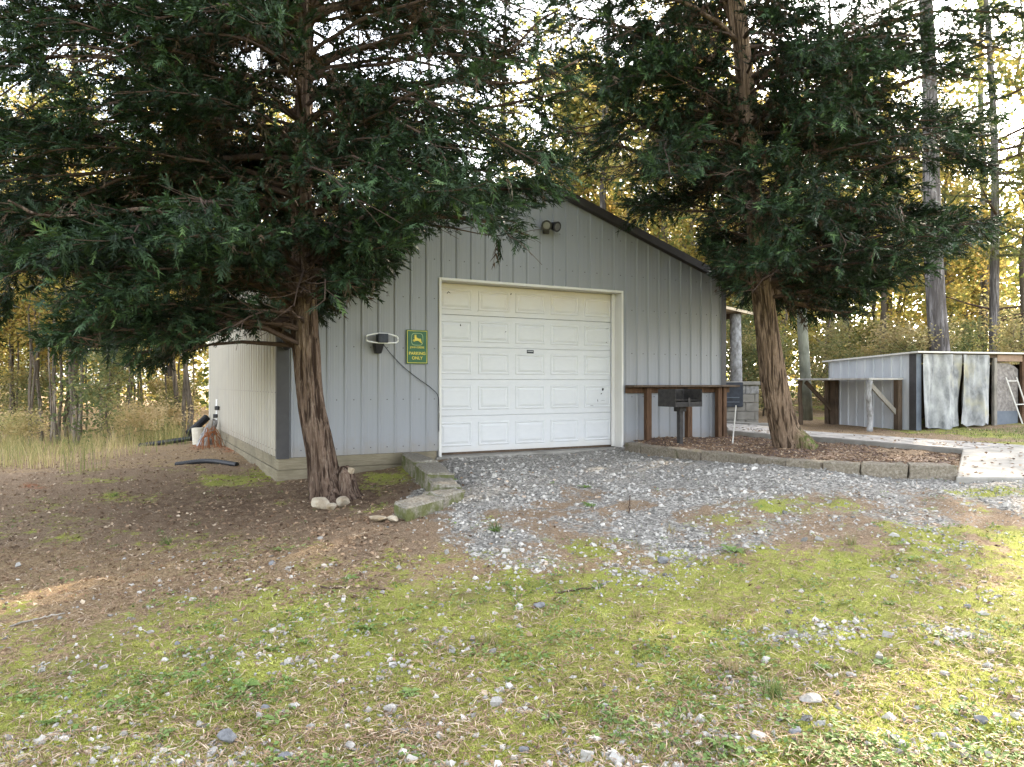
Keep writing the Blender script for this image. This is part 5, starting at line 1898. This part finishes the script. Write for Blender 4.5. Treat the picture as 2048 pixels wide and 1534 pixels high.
def pine(name, label, x, y, H, r0, crown_lo, nbr, spread, group=None, seed=1, lean=(0, 0), dens=26, size=.26):
    r = np.random.default_rng(seed)
    z0 = g1(x, y)
    root = empty(name, (x, y, z0), label, 'tree', group)
    m = 60
    hh = np.linspace(-.3, H, m)
    pts = np.c_[x + lean[0] * hh / H + .08 * np.sin(hh * .5 + seed), y + lean[1] * hh / H, z0 + hh]
    rad = r0 * (1 - .82 * np.clip(hh / H, 0, 1)) + r0 * .25 * np.exp(-np.maximum(hh, 0) / .4)
    V, F4 = tube_np(pts, np.ones(m), 30)
    V = V.reshape(m, 30, 3)
    dirs = V - pts[:, None]
    nz = fbm(np.stack([dirs[..., 0] * 2.6, dirs[..., 1] * 2.6, np.repeat(hh[:, None], 30, 1) * 3.0], -1), seed, 3)
    V = pts[:, None] + dirs * (rad[:, None] * (1 + .22 * (nz - .5)))[..., None]
    obj_w('trunk', V.reshape(-1, 3), F4, M['bark_pine'], root, None, {'ridge': nz.ravel()}, True)
    br = Bag()
    O, X = [], []
    for b in range(nbr):
        h = crown_lo + (1 - crown_lo) * r.random()
        i = int(h * (m - 1))
        az = r.uniform(0, 2 * pi)
        L = spread * r.uniform(.5, 1.1) * (1.2 - .8 * (h - crown_lo) / (1.001 - crown_lo))
        k = np.linspace(0, 1, 7)[:, None]
        e = np.array([cos(az) * L, sin(az) * L, 0])
        p = pts[i] + e * k + np.array([0, 0, L]) * (r.uniform(-.15, .35) * k + r.uniform(-.2, .25) * k * k) + np.cumsum(r.normal(0, .03, (7, 3)), 0)
        v, f = tube_np(p, np.linspace(.012 + .012 * L, .006, 7), 5)
        br.add(v, f)
        for c in range(int(dens * L / 2)):
            g = .3 + .7 * r.random()
            q = np.array([np.interp(g * 6, np.arange(7), p[:, a]) for a in range(3)]) + r.normal(0, .12 * L, 3) * np.array([1, 1, .5])
            d = e / L + r.normal(0, .6, 3)
            d[2] += .3
            O.append(q)
            X.append(d / np.linalg.norm(d))
    br.obj('branches', M['twig'], root)['kind'] = 'stuff'
    O, X = np.array(O), np.array(X)
    up = r.normal(size=(len(O), 3))
    Yv = np.cross(up, X)
    Yv /= np.linalg.norm(Yv, axis=1)[:, None]
    Zv = np.cross(X, Yv)
    v, f = stamp(NV, NF, O, X, Yv, Zv, size * r.uniform(.7, 1.3, len(O)))
    me = obj_w('crown', v, f, M['needle'], root, None, {'tint': np.repeat(r.random(len(O)), len(NV))})
    return root


pine('pine_tree', 'thick grey pine trunk rising straight behind the low shed roof', PX(1890, 0, 18.5)[0], 18.5, 22, .25, .5, 40, 3.0, seed=3, lean=(-1.2, 0))
pine('pine_tree', 'thinner pine with long bare side branches at the right edge', PX(1998, 0, 21.5)[0], 21.5, 18, .15, .16, 60, 3.2, seed=4, dens=34, lean=(-.5, 0), size=.3)
pine('pine_tree', 'slender pine trunk standing between the two trees right of the shed corner', PX(1965, 0, 27)[0], 27, 20, .17, .45, 34, 2.8, seed=5)
pine('pine_tree', 'pine trunk rising just above the right slope of the garage roof', PX(1203, 0, 30)[0], 30, 21, .2, .42, 44, 3.2, seed=6, lean=(.3, 0))
pn = 0
for (px, Y, r0) in ((150, 24, .2), (70, 30, .17), (340, 27, .16), (520, 34, .2), (720, 38, .22), (860, 33, .19), (1010, 36, .22), (1110, 41, .2), (1330, 37, .2), (1420, 32, .18), (1560, 34, .2), (1660, 29, .17), (1780, 36, .21), (2090, 30, .2), (2180, 26, .19), (-60, 26, .18)):
    pine('pine_tree', 'tall thin-crowned pine standing in the woods far behind', PX(px, 0, Y)[0], Y, rt.uniform(17, 22), r0, rt.uniform(.42, .55), 26, rt.uniform(2.2, 3.2), 'tall pines in the far woods', seed=60 + pn, dens=22, size=.32)
    pn += 1

# the far wood: one mass of leaves and stems
rw_ = np.random.default_rng(77)
N = 78000
ang = rw_.uniform(R(-50), R(52), N)
rad_ = rw_.uniform(40, 62, N)
x_, y_ = np.sin(ang) * rad_, np.cos(ang) * rad_
hm = 6.0 + 9.0 * fbm(np.stack([x_ * .12, y_ * .12, np.zeros(N)], -1), 3, 3)
z_ = gz(x_, y_) + rw_.random(N) ** .8 * hm
Pn = np.stack([x_, y_, z_], -1)
gap = vnoise(Pn * np.array([.35, .35, .5]), 91)
Pn = Pn[gap > .24]
tint = np.clip(.5 + (vnoise(Pn * .25, 13) - .5) * 1.2 + rw_.normal(0, .15, len(Pn)), 0, 1)
v, f, t = leaf_cloud(Pn, .42, rw_, tint=tint)
tag(obj_w('distant_woods', v, f, M['leaf_yellow'], None, None, {'tint': t}), 'far golden autumn woods closing the view', kind='stuff')

# ------------------------------------------------------------------ weeds and dry grass at the left
def blades(P, h, w, r, bend=.5, seg=3):
    """tapering grass blades: quads; returns verts, faces, param"""
    n = len(P)
    az = r.uniform(0, 2 * pi, n)
    d = np.stack([np.cos(az), np.sin(az), np.zeros(n)], -1)
    s_ = np.stack([-np.sin(az), np.cos(az), np.zeros(n)], -1)
    b = r.uniform(.1, 1, n) * bend
    V = []
    for k in range(seg + 1):
        t = k / seg
        c = P + d * (b * h * t * t)[:, None] + np.array([0, 0, 1.0]) * (h * t * (1 - .3 * b * t))[:, None]
        ww = (w * (1 - t * .9))[:, None]
        V += [c - s_ * ww, c + s_ * ww]
    V = np.stack(V, 1)
    k = 2 * (seg + 1)
    tf = np.array([(2 * i, 2 * i + 1, 2 * i + 3, 2 * i + 2) for i in range(seg)])
    Fq = (tf[None] + (np.arange(n) * k)[:, None, None]).reshape(-1, 4)
    return V.reshape(-1, 3), Fq, k


def scatter_px(n, x0, x1, y0, y1, r, power=1.0):
    """ground points uniform over a patch of yard bounded in the picture plane, by world area"""
    px = r.uniform(x0, x1, n)
    inv = r.uniform(1 / (y1 - 767), 1 / (y0 - 767), n)
    py = 767 + 1 / inv
    Y = 1.25 * FPX / (py - 767)
    for _ in range(6):
        X = (px - 1024) / FPX * Y
        Y = .4 * Y + .6 * np.clip((CZ - gz(X, Y)) * FPX / (py - 767), 1, 60)
    X = (px - 1024) / FPX * Y
    return X, Y


rg = np.random.default_rng(55)
N = 9000
X_, Y_ = rg.uniform(-17, -4.6, N), rg.uniform(11.5, 19, N)
d_ = np.stack([X_, Y_], -1) - P1
u_, v_ = d_ @ DU, d_ @ DN
px_, py_ = proj(np.stack([X_, Y_, gz(X_, Y_)], -1))
clump = n2(X_, Y_, .9, 41)
bound = np.interp(px_, [-300, 0, 120, 220, 330, 400, 480], [945, 945, 938, 925, 900, 880, 860])
kk = (u_ < UL - .5) & (py_ < bound + (clump - .5) * 30) & (clump > .38)
P_ = np.stack([X_, Y_, gz(X_, Y_) - .02], -1)[kk]
cl_ = clump[kk]
h_ = (.15 + 1.3 * np.clip(cl_ - .38, 0, .4)) * rg.uniform(.6, 1.4, len(P_))
v, f, k = blades(P_, h_, np.full(len(P_), .006), rg, .7)
tt = np.clip(.25 + 1.3 * (n2(P_[:, 0], P_[:, 1], .7, 44) - .3) + rg.normal(0, .18, len(P_)), 0, 1)
tag(obj_w('dry_grass', v, f, M['straw'], None, None, {'tint': np.repeat(tt, k)}), 'tall dry straw-coloured weeds along the wood edge at left', kind='stuff')


def weed_clump(name, label, px, py, n, h, spread, tint, cat='weed', mat='straw', feather=False, seed=1):
    r = np.random.default_rng(seed)
    p = on_ground(px, py)
    O = p + np.c_[r.normal(0, spread * .25, n), r.normal(0, spread * .25, n), np.full(n, -.02)]
    v, f, k = blades(O, h * r.uniform(.6, 1.1, n), np.full(n, .0045), r, spread * .9, 4)
    tt = np.clip(tint + r.normal(0, .15, n), 0, 1)
    bag = Bag()
    bag.add(v, f, np.repeat(tt, k))
    if feather:
        tips = v.reshape(n, k, 3)
        for q in range(3):
            base = tips[:, -1] * (1 - q * .18) + tips[:, -5] * (q * .18)
            m = 5
            bb = np.repeat(base, m, 0) + r.normal(0, .05, (n * m, 3))
            v2, f2, t2 = leaf_cloud(bb, .06, r, tint=np.clip(np.repeat(tt, m) + r.normal(.1, .1, n * m), 0, 1))
            bag.add(v2, f2, t2)
    o = bag.obj(name, M[mat], None, p, 'tint')
    return tag(o, label, cat)


weed_clump('broom_weed', 'upright green-stemmed weed at the edge of the leaf litter', 168, 940, 42, .95, .75, .2, seed=2, mat='straw')
weed_clump('goldenrod_clump', 'feathery dried goldenrod mound glowing in the sun left of the garage', 275, 885, 170, 1.05, 1.1, .75, seed=3, feather=True)
weed_clump('goldenrod_clump', 'upright dried golden grass clump next to the far corner of the garage', 355, 872, 150, .85, .5, .8, seed=4, feather=True)
weed_clump('goldenrod_clump', 'pale dried weed clump at the left edge of the picture', 40, 900, 110, .9, .8, .45, seed=5, feather=True)

# ------------------------------------------------------------------ ground cover (uncountable)
def sample_yard(n, r, ymin=2.3, ymax=13.0, near=1.6, xw=.82):
    """random yard points, denser towards the lens"""
    t = r.random(n)
    e = near - 1
    Y = (ymin ** -e + t * (ymax ** -e - ymin ** -e)) ** (-1 / e)
    X = r.uniform(-xw, xw, n) * Y
    return X, Y


def free(X, Y):
    """not under the garage, the bed, the slab or the path"""
    d = np.stack([X, Y], -1) - P1
    u, v = d @ DU, d @ DN
    ok = ~((u > UL - .03) & (v < .06))
    ok &= ~inpoly(X, Y, bed_poly) & ~inpoly(X, Y, slab_poly)
    ok &= ~inpoly(X, Y, [tuple(p) for p in PF] + [tuple(p) for p in PB[::-1]])
    ok &= ~((u > UL) & (v < -.05))
    return ok


cube = np.array([(-1, -1, -1), (1, -1, -1), (1, 1, -1), (-1, 1, -1), (-1, -1, 1), (1, -1, 1), (1, 1, 1), (-1, 1, 1)], float) * .55
cf = np.array([(0, 2, 1), (0, 3, 2), (4, 5, 6), (4, 6, 7), (0, 1, 5), (0, 5, 4), (1, 2, 6), (1, 6, 5), (2, 3, 7), (2, 7, 6), (3, 0, 4), (3, 4, 7)])
rs = np.random.default_rng(8)
STONES = []
for k in range(8):
    c = cube * rs.uniform(.65, 1.2, 3) + rs.normal(0, .15, cube.shape)
    c[4:, :2] *= rs.uniform(.55, .95)
    STONES.append(c)
N = 210000
X_, Y_ = sample_yard(N, rs, 2.4, 11.9, 2.0, .8)
mk_ = masks(X_, Y_)
dens = mk_['gravel'] ** 1.3 * .95
dens *= np.clip(.2 + 2.6 * (n2(X_, Y_, 4, 88) - .33), .04, 1.25)
dens = dens + (.016 + .09 * sst(n2(X_, Y_, 1.8, 93), .48, .7)) * (1 - mk_['litter'])
kk = (rs.random(N) < dens) & free(X_, Y_)
X_, Y_ = X_[kk], Y_[kk]
n = len(X_)
sz = np.exp(rs.normal(math.log(.0105), .48, n))
sz = np.clip(sz, .006, .045)
sz *= np.where(Y_ > 7, 1.25, 1.0)
P_ = np.stack([X_, Y_, gtop(X_, Y_) - sz * .03], -1)
x, y, z = rand_frames(n, .35, rs)
bag = Bag()
wh = rs.integers(0, 8, n)
tn = np.clip(.42 + rs.normal(0, .24, n) + .25 * (n2(X_, Y_, 1.5, 14) - .5), 0, 1)
for k in range(8):
    q = wh == k
    v, f = stamp(STONES[k], cf, P_[q], x[q], y[q], z[q], np.stack([sz[q] * 1.15, sz[q], sz[q] * .75], -1))
    bag.add(v, f, np.repeat(tn[q], 8))
tag(bag.obj('gravel', M['stone'], None, None, 'tint'), 'grey crushed-stone gravel spread in front of the door', kind='stuff')
print('stones', n)

# moss
def star_tpl(seed, n=7):
    r = np.random.default_rng(seed)
    V, T = [], []
    for i in range(n):
        az = r.uniform(0, 2 * pi)
        el = r.uniform(.35, 1.2)
        L = r.uniform(.7, 1.1)
        d = np.array([cos(az) * cos(el), sin(az) * cos(el), sin(el)]) * L
        s_ = np.array([-sin(az), cos(az), 0]) * .16
        o = np.array([cos(az), sin(az), 0]) * .25 * r.random()
        b = len(V)
        V += [o + s_, o - s_, o + d]
        T.append((b, b + 1, b + 2))
    return np.array(V), np.array(T)


rm = np.random.default_rng(9)
N = 150000
X_, Y_ = sample_yard(N, rm, 2.35, 9.0, 2.6, .8)
mk_ = masks(X_, Y_)
dens = sst(mk_['moss'] + (n2(X_, Y_, 9, 51) - .5) * .9, .35, .75)
kk = (rm.random(N) < dens) & free(X_, Y_)
X_, Y_ = X_[kk][:32000], Y_[kk][:32000]
n = len(X_)
P_ = np.stack([X_, Y_, gtop(X_, Y_) - .003], -1)
x, y, z = rand_frames(n, .25, rm)
bag = Bag()
tn = np.clip(.5 + (n2(X_, Y_, 3.5, 52) - .5) * 1.6 + rm.normal(0, .2, n), 0, 1)
wh = rm.integers(0, 4, n)
for k in range(4):
    sv_, st_ = star_tpl(20 + k)
    q = wh == k
    v, f = stamp(sv_, st_, P_[q], x[q], y[q], z[q], rm.uniform(.010, .022, q.sum()) * np.where(Y_[q] > 5, 1.35, 1))
    bag.add(v, f, np.repeat(tn[q], len(sv_)))
tag(bag.obj('moss', M['moss'], None, None, 'tint'), 'yellow-green moss carpeting the foreground', kind='stuff')
print('moss', n)

# pine straw and litter
rl = np.random.default_rng(10)
N = 190000
X_, Y_ = sample_yard(N, rl, 2.4, 12.5, 1.9, .85)
mk_ = masks(X_, Y_)
dens = np.clip(mk_['litter'] * .8 + mk_['dry'] * .55 + .1 - .4 * mk_['gravel'] * (1 - mk_['litter']), .03, 1) * np.clip(.3 + 1.6 * (n2(X_, Y_, 3, 57) - .3), .1, 1)
kk = (rl.random(N) < dens) & free(X_, Y_)
X_, Y_ = X_[kk], Y_[kk]
n = len(X_)
P_ = np.stack([X_, Y_, gtop(X_, Y_) + .004], -1)
x, y, z = rand_frames(n, .25, rl)
ndl = np.array([(-.5, -.02, 0), (0, -.028, .12), (.5, 0, .02), (0, .028, .12)], float)
nf = np.array([(0, 1, 2, 3)])
v, f = stamp(ndl, nf, P_, x, y, z, rl.uniform(.03, .10, n))
tn = np.clip(rl.normal(.63, .24, n), 0, 1)
bag = Bag()
bag.add(v, f, np.repeat(tn, 4))
N = 52000
X_, Y_ = sample_yard(N, rl, 2.6, 14, 1.2, .85)
mk_ = masks(X_, Y_)
kk = (rl.random(N) < np.clip(mk_['litter'] * .8 + .03, 0, 1)) & free(X_, Y_)
X_, Y_ = X_[kk], Y_[kk]
n = len(X_)
P_ = np.stack([X_, Y_, gtop(X_, Y_) + .006], -1)
x, y, z = rand_frames(n, .5, rl)
v, f = stamp(LT_V - (.5, 0, 0), LT_F, P_, x, y, z, rl.uniform(.015, .05, n))
bag.add(v, f, np.repeat(np.clip(rl.normal(.5, .25, n), 0, 1), 4))
tag(bag.obj('leaf_litter', M['litter'], None, None, 'tint'), 'brown pine straw and fallen leaves under the cedar', kind='stuff')

# mulch chips in the bed
N = 11000
X_, Y_ = rl.uniform(1.8, 5.9, N), rl.uniform(7.3, 13, N)
kk = inpoly(X_, Y_, bed_poly)
X_, Y_ = X_[kk], Y_[kk]
n = len(X_)
P_ = np.stack([X_, Y_, bed_z(X_, Y_) + .004], -1)
x, y, z = rand_frames(n, .5, rl)
v, f = stamp(cube[:, :] * np.array([1.6, .45, .3]), cf, P_, x, y, z, rl.uniform(.008, .026, n))
tn = np.clip(rl.normal(.38, .2, n), 0, 1)
tn = np.where(rl.random(n) < .06, .95, tn)
o = obj_w('mulch_chips', v, f, M['litter'], None, None, {'tint': np.repeat(tn, 8)})
tag(o, 'loose brown bark chips covering the bed under the cypress', kind='stuff')

# short grass: tufts in the yard, green by the shed and the slab
rgg = np.random.default_rng(12)
N = 60000
X_, Y_ = sample_yard(N, rgg, 2.5, 13.5, 1.5, .85)
mk_ = masks(X_, Y_)
tuft = n2(X_, Y_, 4.5, 63, 2)
px_, py_ = proj(np.stack([X_, Y_, gz(X_, Y_)], -1))
dens = sst(tuft, .66, .8) * .5 * (1 - .6 * mk_['gravel']) + mk_['dry'] * .05 + .01
gr_strip = blob(px_, py_, 1980, 985, 90, 14)
gr_back = ((px_ > 1780) & (py_ > 855) & (py_ < 892)) * .9
dens = np.maximum(dens, np.maximum(gr_strip, gr_back))
dens = np.maximum(dens, .6 * blob(px_, py_, 540, 950, 60, 12))
kk = (rgg.random(N) < dens) & free(X_, Y_)
P_ = np.stack([X_, Y_, gtop(X_, Y_) - .004], -1)[kk]
grn = np.maximum(gr_strip, gr_back)[kk]
n = len(P_)
hv, fv, k = blades(P_, rgg.uniform(.02, .055, n) * np.where(P_[:, 1] > 7, 1.2, 1), np.full(n, .0022), rgg, .9, 2)
tn = np.clip(rgg.normal(.55, .28, n) - .4 * grn, 0, 1)
X2, Y2 = rgg.uniform(7.2, 13, 9000), rgg.uniform(9.8, 13.6, 9000)
kk = free(X2, Y2) & (((np.stack([X2, Y2], -1) - CC) @ E2) < -.15) & (rgg.random(9000) < sst(n2(X2, Y2, 1.2, 3), .3, .55) * sst(X2, 7.2, 8.6))
P2 = np.stack([X2, Y2, gtop(X2, Y2) - .004], -1)[kk]
v2, f2, _ = blades(P2, rgg.uniform(.03, .07, len(P2)), np.full(len(P2), .004), rgg, .9, 2)
bag = Bag()
bag.add(hv, fv, np.repeat(tn, k))
bag.add(v2, f2, np.repeat(np.clip(rgg.normal(.3, .2, len(P2)), 0, 1), k))
tag(bag.obj('grass', M['grass'], None, None, 'tint'), 'thin short grass scattered over the yard and by the shed', kind='stuff')

# ------------------------------------------------------------------ single weeds, tufts and stones that stand out
def rosette(seed, n=10, L=1.0):
    r = np.random.default_rng(seed)
    V, Q, A = [], [], []
    for i in range(n):
        az = i * 2.4 + r.normal(0, .2)
        el = r.uniform(.15, .7)
        ll = L * r.uniform(.6, 1.1)
        w = ll * r.uniform(.12, .2)
        d = np.array([cos(az), sin(az), 0])
        s_ = np.array([-sin(az), cos(az), 0])
        b = len(V)
        for (t, ww, zz) in ((0, .25, 0), (.35, .8, .3), (.7, 1.0, .38), (1, .12, .28)):
            c = d * ll * t * cos(el * .6) + np.array([0, 0, ll * zz * el * 1.6])
            V += [c - s_ * w * ww, c + np.array([0, 0, -.03 * ll]), c + s_ * w * ww]
            A += [.35 + .4 * t] * 3
        for k_ in range(3):
            for c_ in range(2):
                Q.append((b + 3 * k_ + c_, b + 3 * k_ + c_ + 1, b + 3 * k_ + c_ + 4, b + 3 * k_ + c_ + 3))
    return np_mesh('weed', np.array(V), np.array(Q), {'tint': np.clip(np.array(A) + r.normal(0, .08, len(A)), 0, 1)}, True)


ros = [rosette(1, 11), rosette(2, 8), rosette(3, 14)]
rz_ = np.random.default_rng(6)
for me in ros: me.materials.append(M['weed'])
for i, (px, py, w) in enumerate(((738, 1268, 50), (547, 1302, 40), (387, 1356, 42), (488, 1378, 56), (148, 1468, 54), (103, 1448, 40), (432, 1414, 44), (555, 1443, 46), (324, 1478, 46), (1769, 1326, 46), (1680, 1484, 48), (1643, 1336, 34), (1886, 1272, 36), (1932, 1494, 50), (1523, 1358, 40), (1439, 1502, 54), (987, 1064, 36), (1466, 1106, 44), (700, 1155, 30), (560, 1108, 30), (1010, 1170, 26), (610, 1290, 34), (460, 1340, 34), (820, 1385, 40), (1235, 1480, 44), (1360, 1430, 34), (1100, 1440, 36), (235, 1410, 40), (1600, 1500, 44), (1180, 1010, 28), (1170, 975, 26), (905, 960, 22), (1780, 1200, 26), (1480, 1130, 26), (60, 1390, 30), (680, 1440, 36))):
    p = on_ground(px, py)
    s_ = w / FPX * p[1] * .72
    o = link_mesh('weed', ros[i % 3], None, None, p + (0, 0, relief(np.array([p[0]]), np.array([p[1]]))[0] - .004))
    o.scale = (s_, s_, s_)
    o.rotation_euler = (rz_.normal(0, .12), rz_.normal(0, .12), rz_.uniform(0, 6.28))
    tag(o, 'small green leafy weed growing flat in the mossy yard', 'weed', 'leafy weeds in the yard')
for i, (px, py, n, h, tint, lab) in enumerate(((1548, 1395, 90, .11, .45, 'largest grass tuft, standing in the moss beside the flat white stone'), (230, 995, 50, .1, .2, 'small bright green grass tuft in the leaf litter left of the cedar'), (1340, 1065, 40, .1, .8, None), (1275, 1235, 50, .1, .85, None), (1430, 1245, 50, .09, .85, None), (1465, 1340, 45, .09, .95, None), (1700, 1090, 45, .11, .7, None), (975, 1285, 45, .09, .75, None), (335, 1090, 50, .12, .3, None), (990, 1062, 40, .12, .15, None))):
    p = on_ground(px, py)
    r = np.random.default_rng(300 + i)
    O = p + np.c_[r.normal(0, .022, n), r.normal(0, .022, n), np.full(n, -.004)]
    v, f, k = blades(O, h * r.uniform(.5, 1.1, n), np.full(n, .0026), r, 1.0, 3)
    o = obj_w('grass_tuft', v, f, M['grass'], None, p, {'tint': np.repeat(np.clip(tint + r.normal(0, .15, n), 0, 1), k)})
    tag(o, lab or 'small wiry tuft of grass in the mossy yard', 'grass tuft', None if lab else 'wiry grass tufts in the yard')

m_st = {}
for nm, c1, c2 in (('pale', (.15, .138, .12), (.33, .31, .28)), ('dark', (.09, .09, .094), (.2, .2, .205))):
    m_st[nm] = simple(nm + '_stone', c1, c2, 30, .9, .5, 60)
M.update(stone_pale=m_st['pale'], stone_dark=m_st['dark'])
rock(1620, 1402, 54, 21, 'long flat pale stone in the moss beside the largest grass tuft', 'stone', 'stone', 'stone_pale', .35)
rock(455, 1480, 40, 22, 'blue-grey angular stone near the bottom left corner of the yard', 'stone', 'stone', 'stone_dark', .7)
rock(1080, 1216, 30, 23, 'single dark brown-grey stone in the middle of the moss', 'stone', 'stone', 'stone_dark', .55)
rock(1325, 1126, 26, 24, 'blue-grey stone at the near edge of the gravel', 'stone', 'stone', 'stone_dark', .9)
pale = [(425, 1502, 30), (400, 1452, 22), (545, 1132, 22), (730, 1142, 14), (1290, 1150, 24), (1590, 1468, 40), (1800, 1494, 36), (780, 1415, 38), (530, 1412, 26), (248, 1470, 22), (520, 1430, 24), (830, 1268, 16), (765, 1188, 14), (300, 1262, 18), (355, 1285, 16), (1334, 1310, 16), (1415, 1320, 12), (1936, 1208, 16), (620, 1455, 24), (700, 1490, 30), (1050, 1500, 30), (1130, 1460, 20), (1330, 1470, 26), (1480, 1440, 22), (1700, 1345, 24), (1890, 1350, 26), (1960, 1440, 34), (1980, 1300, 22), (120, 1240, 14), (470, 1240, 14), (640, 1080, 16), (210, 1500, 26), (570, 1510, 34), (880, 1470, 24), (970, 1395, 20), (1230, 1390, 18)]
sm = [rock_mesh('stone', 400 + k, 1, .85, .62, 2) for k in range(6)]
for k, me in enumerate(sm): me.materials.append(m_st['dark' if k % 3 == 2 else 'pale'])
for i, (px, py, w) in enumerate(pale):
    p = on_ground(px, py)
    s_ = w / FPX * p[1] / 2
    o = link_mesh('stone', sm[i % 6], None, None, p + (0, 0, s_ * .08 + relief(np.array([p[0]]), np.array([p[1]]))[0]))
    o.scale = (s_, s_, s_)
    o.rotation_euler = (rz_.normal(0, .2), rz_.normal(0, .2), rz_.uniform(0, 6.28))
    tag(o, 'loose grey stone lying in the moss of the yard', 'stone', 'loose stones in the moss')
for i, (a, b, lab) in enumerate((((640, 1178), (770, 1184), 'long thin dark twig on the moss below the cedar'), ((1110, 1192), (1190, 1180), 'short brown twig on the moss in the middle of the yard'), ((20, 1255), (130, 1232), 'pale thin stick on the dry grass at the left edge'), ((1256, 1003), (1260, 1026), 'short dark stick poking up from the gravel'))):
    p0, p1 = on_ground(*a), on_ground(*b)
    mid = (p0 + p1) / 2 + (0, 0, .02)
    if i == 3:
        p0 = on_ground(1258, 1028)
        p1 = p0 + (.01, 0, .16)
        mid = (p0 + p1) / 2
    p = spline([p0 + (0, 0, .012), mid, p1 + (0, 0, .014)], 14)
    p += rng.normal(0, .004, p.shape)
    tag(MB().tube(p, np.linspace(.007, .004, 14), 5).build('twig', M['grey_wood'] if i == 2 else M['twig'], base=p0), lab, 'twig')
# leaves blown onto the slab and the path
rp = np.random.default_rng(81)
X_, Y_ = rp.uniform(4.2, 10, 1500), rp.uniform(7, 14, 1500)
on_s = inpoly(X_, Y_, slab_poly)
on_p = inpoly(X_, Y_, [tuple(p) for p in PF] + [tuple(p) for p in PB[::-1]])
kk = (on_s | on_p) & (rp.random(1500) < .25 + .75 * (n2(X_, Y_, 1.1, 83) > .5))
zz = np.where(on_p, .174, np.minimum(.168, .089 + np.clip(Y_ - 7.15, 0, 3) * .036))[kk]
P_ = np.stack([X_[kk], Y_[kk], zz], -1)
x, y, z = rand_frames(len(P_), .3, rp)
v, f = stamp(LT_V - (.5, 0, 0), LT_F, P_, x, y, z, rp.uniform(.03, .07, len(P_)))
tag(obj_w('path_leaves', v, f, M['litter'], None, None, {'tint': np.repeat(np.clip(rp.normal(.45, .25, len(P_)), 0, 1), 4)}), 'fallen brown leaves blown over the slab and path', kind='stuff')

# small green leaves creeping through the moss
rc = np.random.default_rng(71)
N = 6500
X_, Y_ = sample_yard(N, rc, 2.4, 9.0, 2.0, .82)
mk_ = masks(X_, Y_)
kk = (rc.random(N) < sst(n2(X_, Y_, 2.6, 73), .48, .68) * (.15 + .85 * mk_['moss']) * (1 - .7 * mk_['gravel'])) & free(X_, Y_)
X_, Y_ = X_[kk], Y_[kk]
m = 6
xx = np.repeat(X_, m) + rc.normal(0, .022, len(X_) * m)
yy = np.repeat(Y_, m) + rc.normal(0, .022, len(X_) * m)
Pc = np.stack([xx, yy, gtop(xx, yy) + rc.uniform(.004, .02, len(xx))], -1)
v, f, t = leaf_cloud(Pc, .024, rc, tint=np.clip(np.repeat(rc.normal(.45, .2, len(X_)), m) + rc.normal(0, .12, len(xx)), 0, 1), tilt=.35)
tag(obj_w('ground_weeds', v, f, M['weed'], None, None, {'tint': t}), 'small green weed leaves creeping through the moss', kind='stuff')
print('done')
